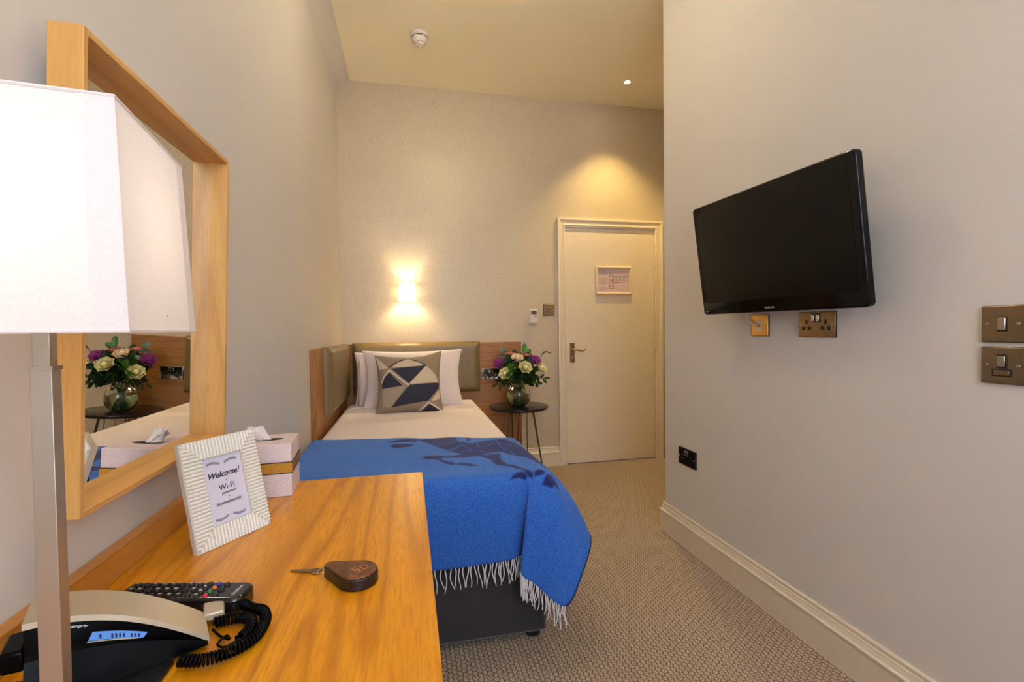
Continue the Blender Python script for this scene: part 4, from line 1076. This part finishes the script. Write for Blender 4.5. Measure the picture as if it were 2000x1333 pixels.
m_leafd = leafm('dark_leaf', (16, 38, 14), (36, 66, 24)); m_leafb = leafm('bright_leaf', (52, 100, 30), (84, 136, 44)); m_leafg = leafm('blue_grey_leaf', (88, 122, 110), (116, 148, 136))
def stem_of(head, parent, r_=.0028):
    b_ = Vector((VX+(head.x-VX)*-.28, VY+(head.y-VY)*-.28, VZ+.018)); nk = Vector((VX+(head.x-VX)*.30, VY+(head.y-VY)*.30, VZ+.158))
    h2 = Vector((head.x-VX, head.y-VY)); 
    if h2.length > 1e-6 and (nk-Vector((VX, VY, nk.z))).length > .036: nk = Vector((VX, VY, nk.z))+(nk-Vector((VX, VY, nk.z))).normalized()*.036
    pts = [b_, b_.lerp(nk, .5), nk, nk.lerp(head, .6)+Vector((0, 0, .008)), head]
    obj('stem', MB().tube([crs(pts, k/14) for k in range(15)], r_, 6), m_stem, parent)
def frame_of(head):
    up = (head-Vector((VX, VY, VZ+.17))); up = (up.normalized()+Vector((0, -.55, .25))).normalized()
    x_ = up.cross(Vector((.2, .3, 1))).normalized(); return up, x_, up.cross(x_)
def rose(px, py, pz, R_, mat, label, cat='flower', name='rose', group='roses in the glass vase'):
    hd_ = Vector((px, py, pz)); t = thing(name, label, cat, tuple(hd_), group=group)
    up, x_, y_ = frame_of(hd_); mb = MB(); rnd = random.Random(int(px*999))
    for ring, (n_, op, L_, W_) in enumerate(((3, .10, .80, .42), (5, .26, .88, .52), (6, .46, .92, .62), (7, .74, .86, .66))):
        for k in range(n_):
            a = 2*pi*k/n_+ring*.7+rnd.uniform(-.1, .1); rad = x_*cos(a)+y_*sin(a)
            d = (up*cos(op)+rad*sin(op)).normalized(); nrm = (rad*cos(op)-up*sin(op))
            petal(mb, hd_-up*R_*.55+rad*R_*.16*(ring+.6), d, -nrm, R_*1.30*L_, R_*W_*1.15, .35, -.12*(ring > 1)-.06, 7)
    mb.lathe([(0, -R_*.5), (R_*.42, -R_*.3), (R_*.48, R_*.25), (R_*.25, R_*.5), (0, R_*.52)], 14)
    k0_ = len(mb.v)-14*5
    mb.v[k0_:] = [tuple(hd_+x_*p[0]+y_*p[1]+up*p[2]) for p in mb.v[k0_:]]
    obj('petals', mb, mat, t, smooth=80)
    sp_ = MB()
    for k in range(5): a = 2*pi*k/5; rad = x_*cos(a)+y_*sin(a); petal(sp_, hd_-up*R_*.72, (rad*.8+up*.3).normalized(), up, R_*.8, R_*.16, .1, -.2, 4)
    obj('sepals', sp_, m_leafd, t, smooth=80); stem_of(hd_-up*R_*.7, t)
def mum(px, py, pz, R_, mat, label):
    hd_ = Vector((px, py, pz)); t = thing('chrysanthemum', label, 'flower', tuple(hd_), group='purple chrysanthemums in the glass vase')
    up, x_, y_ = frame_of(hd_); mb = MB(); rnd = random.Random(int(px*777))
    for ring in range(6):
        op = .12+ring*.24; n_ = 7+ring*3
        for k in range(n_):
            a = 2*pi*k/n_+ring*.5; rad = x_*cos(a)+y_*sin(a); o_ = op+rnd.uniform(-.08, .08)
            d = (up*cos(o_)+rad*sin(o_)).normalized(); nrm = up*sin(o_)-rad*cos(o_)
            petal(mb, hd_-up*R_*.35, d, nrm, R_*rnd.uniform(.9, 1.12), R_*.13, .8, .22, 4)
    obj('petals', mb, mat, t, smooth=80); stem_of(hd_-up*R_*.3, t)
def petm(nm, a, b, scale=60):
    t = NT(nm); v = t.coord(); f = t.noise(v, scale, 3); return t.set(t.ramp(f, [(.3, lin(a)), (.7, lin(b))]), .6, Subsurface_Weight=.0)
m_cr = petm('cream_petals', (226, 218, 150), (244, 238, 190)); m_pu = petm('purple_petals', (150, 52, 138), (204, 96, 186)); m_pk = petm('pink_petals', (206, 110, 120), (228, 150, 150)); m_pp = petm('peach_petals', (238, 214, 190), (248, 232, 206))
rose(.690, 3.43, .817, .037, m_cr, 'cream rose at the lower left of the bouquet')
rose(.826, 3.37, .862, .038, m_cr, 'cream rose at the centre of the bouquet')
rose(.968, 3.45, .850, .038, m_cr, 'cream rose at the right edge of the bouquet')
rose(.790, 3.47, .925, .036, m_pp, 'pale peach rose at the top middle of the bouquet')
mum(.655, 3.50, .886, .054, m_pu, 'purple chrysanthemum at the left of the bouquet')
mum(.925, 3.47, .902, .054, m_pu, 'purple chrysanthemum at the right of the bouquet')
rose(.873, 3.53, .942, .030, m_pk, 'pink bloom behind the right purple chrysanthemum', 'flower', 'pink_flower', 'pink blooms in the glass vase')
rose(.765, 3.57, .950, .022, m_pk, 'small pink bloom behind the peach rose', 'flower', 'pink_flower', 'pink blooms in the glass vase')
rose(.722, 3.56, .930, .016, m_pk, 'small pink bud left of the peach rose', 'flower', 'pink_flower', 'pink blooms in the glass vase')
random.seed(33)
def sprig(tipv, mat, label, n_=7, LL=.06, WW=.016, name='leafy_sprig', group='leafy sprigs in the glass vase', start=.45):
    tip = Vector(tipv); t = thing(name, label, 'foliage', tuple(tip), group=group)
    nk = Vector((VX, VY, VZ+.16))+Vector((tip.x-VX, tip.y-VY, 0)).normalized()*.034
    b_ = Vector((VX-(tip.x-VX)*.25, VY-(tip.y-VY)*.25, VZ+.02)); mid = nk.lerp(tip, .5)+Vector((0, 0, .02))
    pts = [b_, nk, mid, tip]; P = [crs(pts, k/20) for k in range(21)]
    obj('stem', MB().tube(P, [.0022]*14+[.0016]*7, 5), m_stem, t)
    mb = MB()
    for k in range(n_):
        u = start+(1-start)*k/(n_-1); p = crs(pts, u); d0 = (crs(pts, min(1, u+.03))-crs(pts, u-.03)).normalized()
        s_ = -1 if k % 2 else 1; sd = d0.cross(Vector((0, -1, .3))).normalized()*s_
        d = (d0*.6+sd*.9+Vector((random.uniform(-.3, .3), random.uniform(-.5, .1), random.uniform(-.35, .2)))).normalized() if k < n_-1 else d0
        petal(mb, p, d, d.cross(sd).normalized() if k < n_-1 else Vector((0, -1, 0)), LL*random.uniform(.8, 1.15), WW, .3, -.15, 6)
    obj('leaves', mb, mat, t, smooth=80)
PL = [((.62, 3.42, .735), m_leafd, 'dark drooping sprig at the lower left of the bouquet', .05, .009), ((.665, 3.45, .765), m_leafd, 'dark sprig under the lower left cream rose', .055, .012),
  ((.735, 3.40, .845), m_leafb, 'bright green broad leaf sprig left of the centre rose', .075, .024), ((.725, 3.44, .905), m_leafd, 'dark leaf sprig above the left cream rose', .06, .020),
  ((.855, 3.52, .968), m_leafb, 'bright leaf sprig rising at the top of the bouquet', .06, .020), ((.885, 3.40, .830), m_leafd, 'dark sprig right of the centre cream rose', .06, .020),
  ((.870, 3.38, .785), m_leafd, 'dark sprig hanging below the centre of the bouquet', .06, .018), ((.985, 3.42, .775), m_leafd, 'dark sprig drooping at the lower right', .05, .010),
  ((.925, 3.42, .745), m_leafd, 'dark narrow sprig hanging over the vase at the right', .05, .012), ((.775, 3.40, .775), m_leafd, 'dark sprig over the front of the vase', .06, .020),
  ((.80, 3.60, .93), m_leafd, 'dark sprig at the back of the bouquet', .06, .022), ((.90, 3.58, .90), m_leafd, 'dark sprig behind the purple chrysanthemum at the right', .06, .020), ((.70, 3.58, .87), m_leafd, 'dark sprig at the back left of the bouquet', .06, .022),
  ((.80, 3.42, .82), m_leafd, 'dark sprig in the middle of the bouquet', .06, .022), ((.86, 3.46, .885), m_leafd, 'dark sprig between the centre rose and right chrysanthemum', .06, .022)]
for tip, mt_, lb, LL, WW in PL: sprig(tip, mt_, lb, 8, LL, WW)
sprig((.695, 3.56, .975), m_leafg, 'blue grey eucalyptus sprig at the top left of the bouquet', 6, .040, .016, 'eucalyptus_sprig', 'eucalyptus in the glass vase', .70)
# arching plum coloured plume
tip = Vector((1.055, 3.50, .955)); t = thing('plume_sprig', 'thin plum coloured plume arching out at the upper right', 'foliage', tuple(tip))
pts = [Vector((VX-.03, VY, VZ+.02)), Vector((VX+.034, VY, VZ+.16)), Vector((.945, 3.50, .86)), Vector((.985, 3.50, .94)), Vector((1.018, 3.50, .967)), tip]
obj('stem', MB().tube([crs(pts, k/24) for k in range(25)], .0018, 5), m_stem, t)
pb = MB()
for k in range(26):
    u = .62+.38*k/25; p = crs(pts, u)
    for s_ in range(3): a = random.uniform(0, 6.28); pb.lathe([(0, -.0035), (.003, 0), (0, .0035)], 6, tuple(p+Vector((cos(a)*.003, sin(a)*.003, random.uniform(-.003, .003)))))
obj('blossoms', pb, petm('plum_blossom', (88, 34, 48), (124, 58, 72)), t, smooth=80)

# ------------------------------------------------------------------ settle the desk things on the 0.727 m desktop
K = 1.06; OC = Vector((0, 0, CAMH))
for o in bpy.data.objects:
    if o.parent is None and o.name.split('.')[0] in ('table_lamp', 'leather_folder', 'telephone', 'television_remote', 'picture_frame', 'tissue_box', 'tissue', 'key_fob'):
        o.location = OC+(o.location-OC)*K; o.scale = (K, K, K)
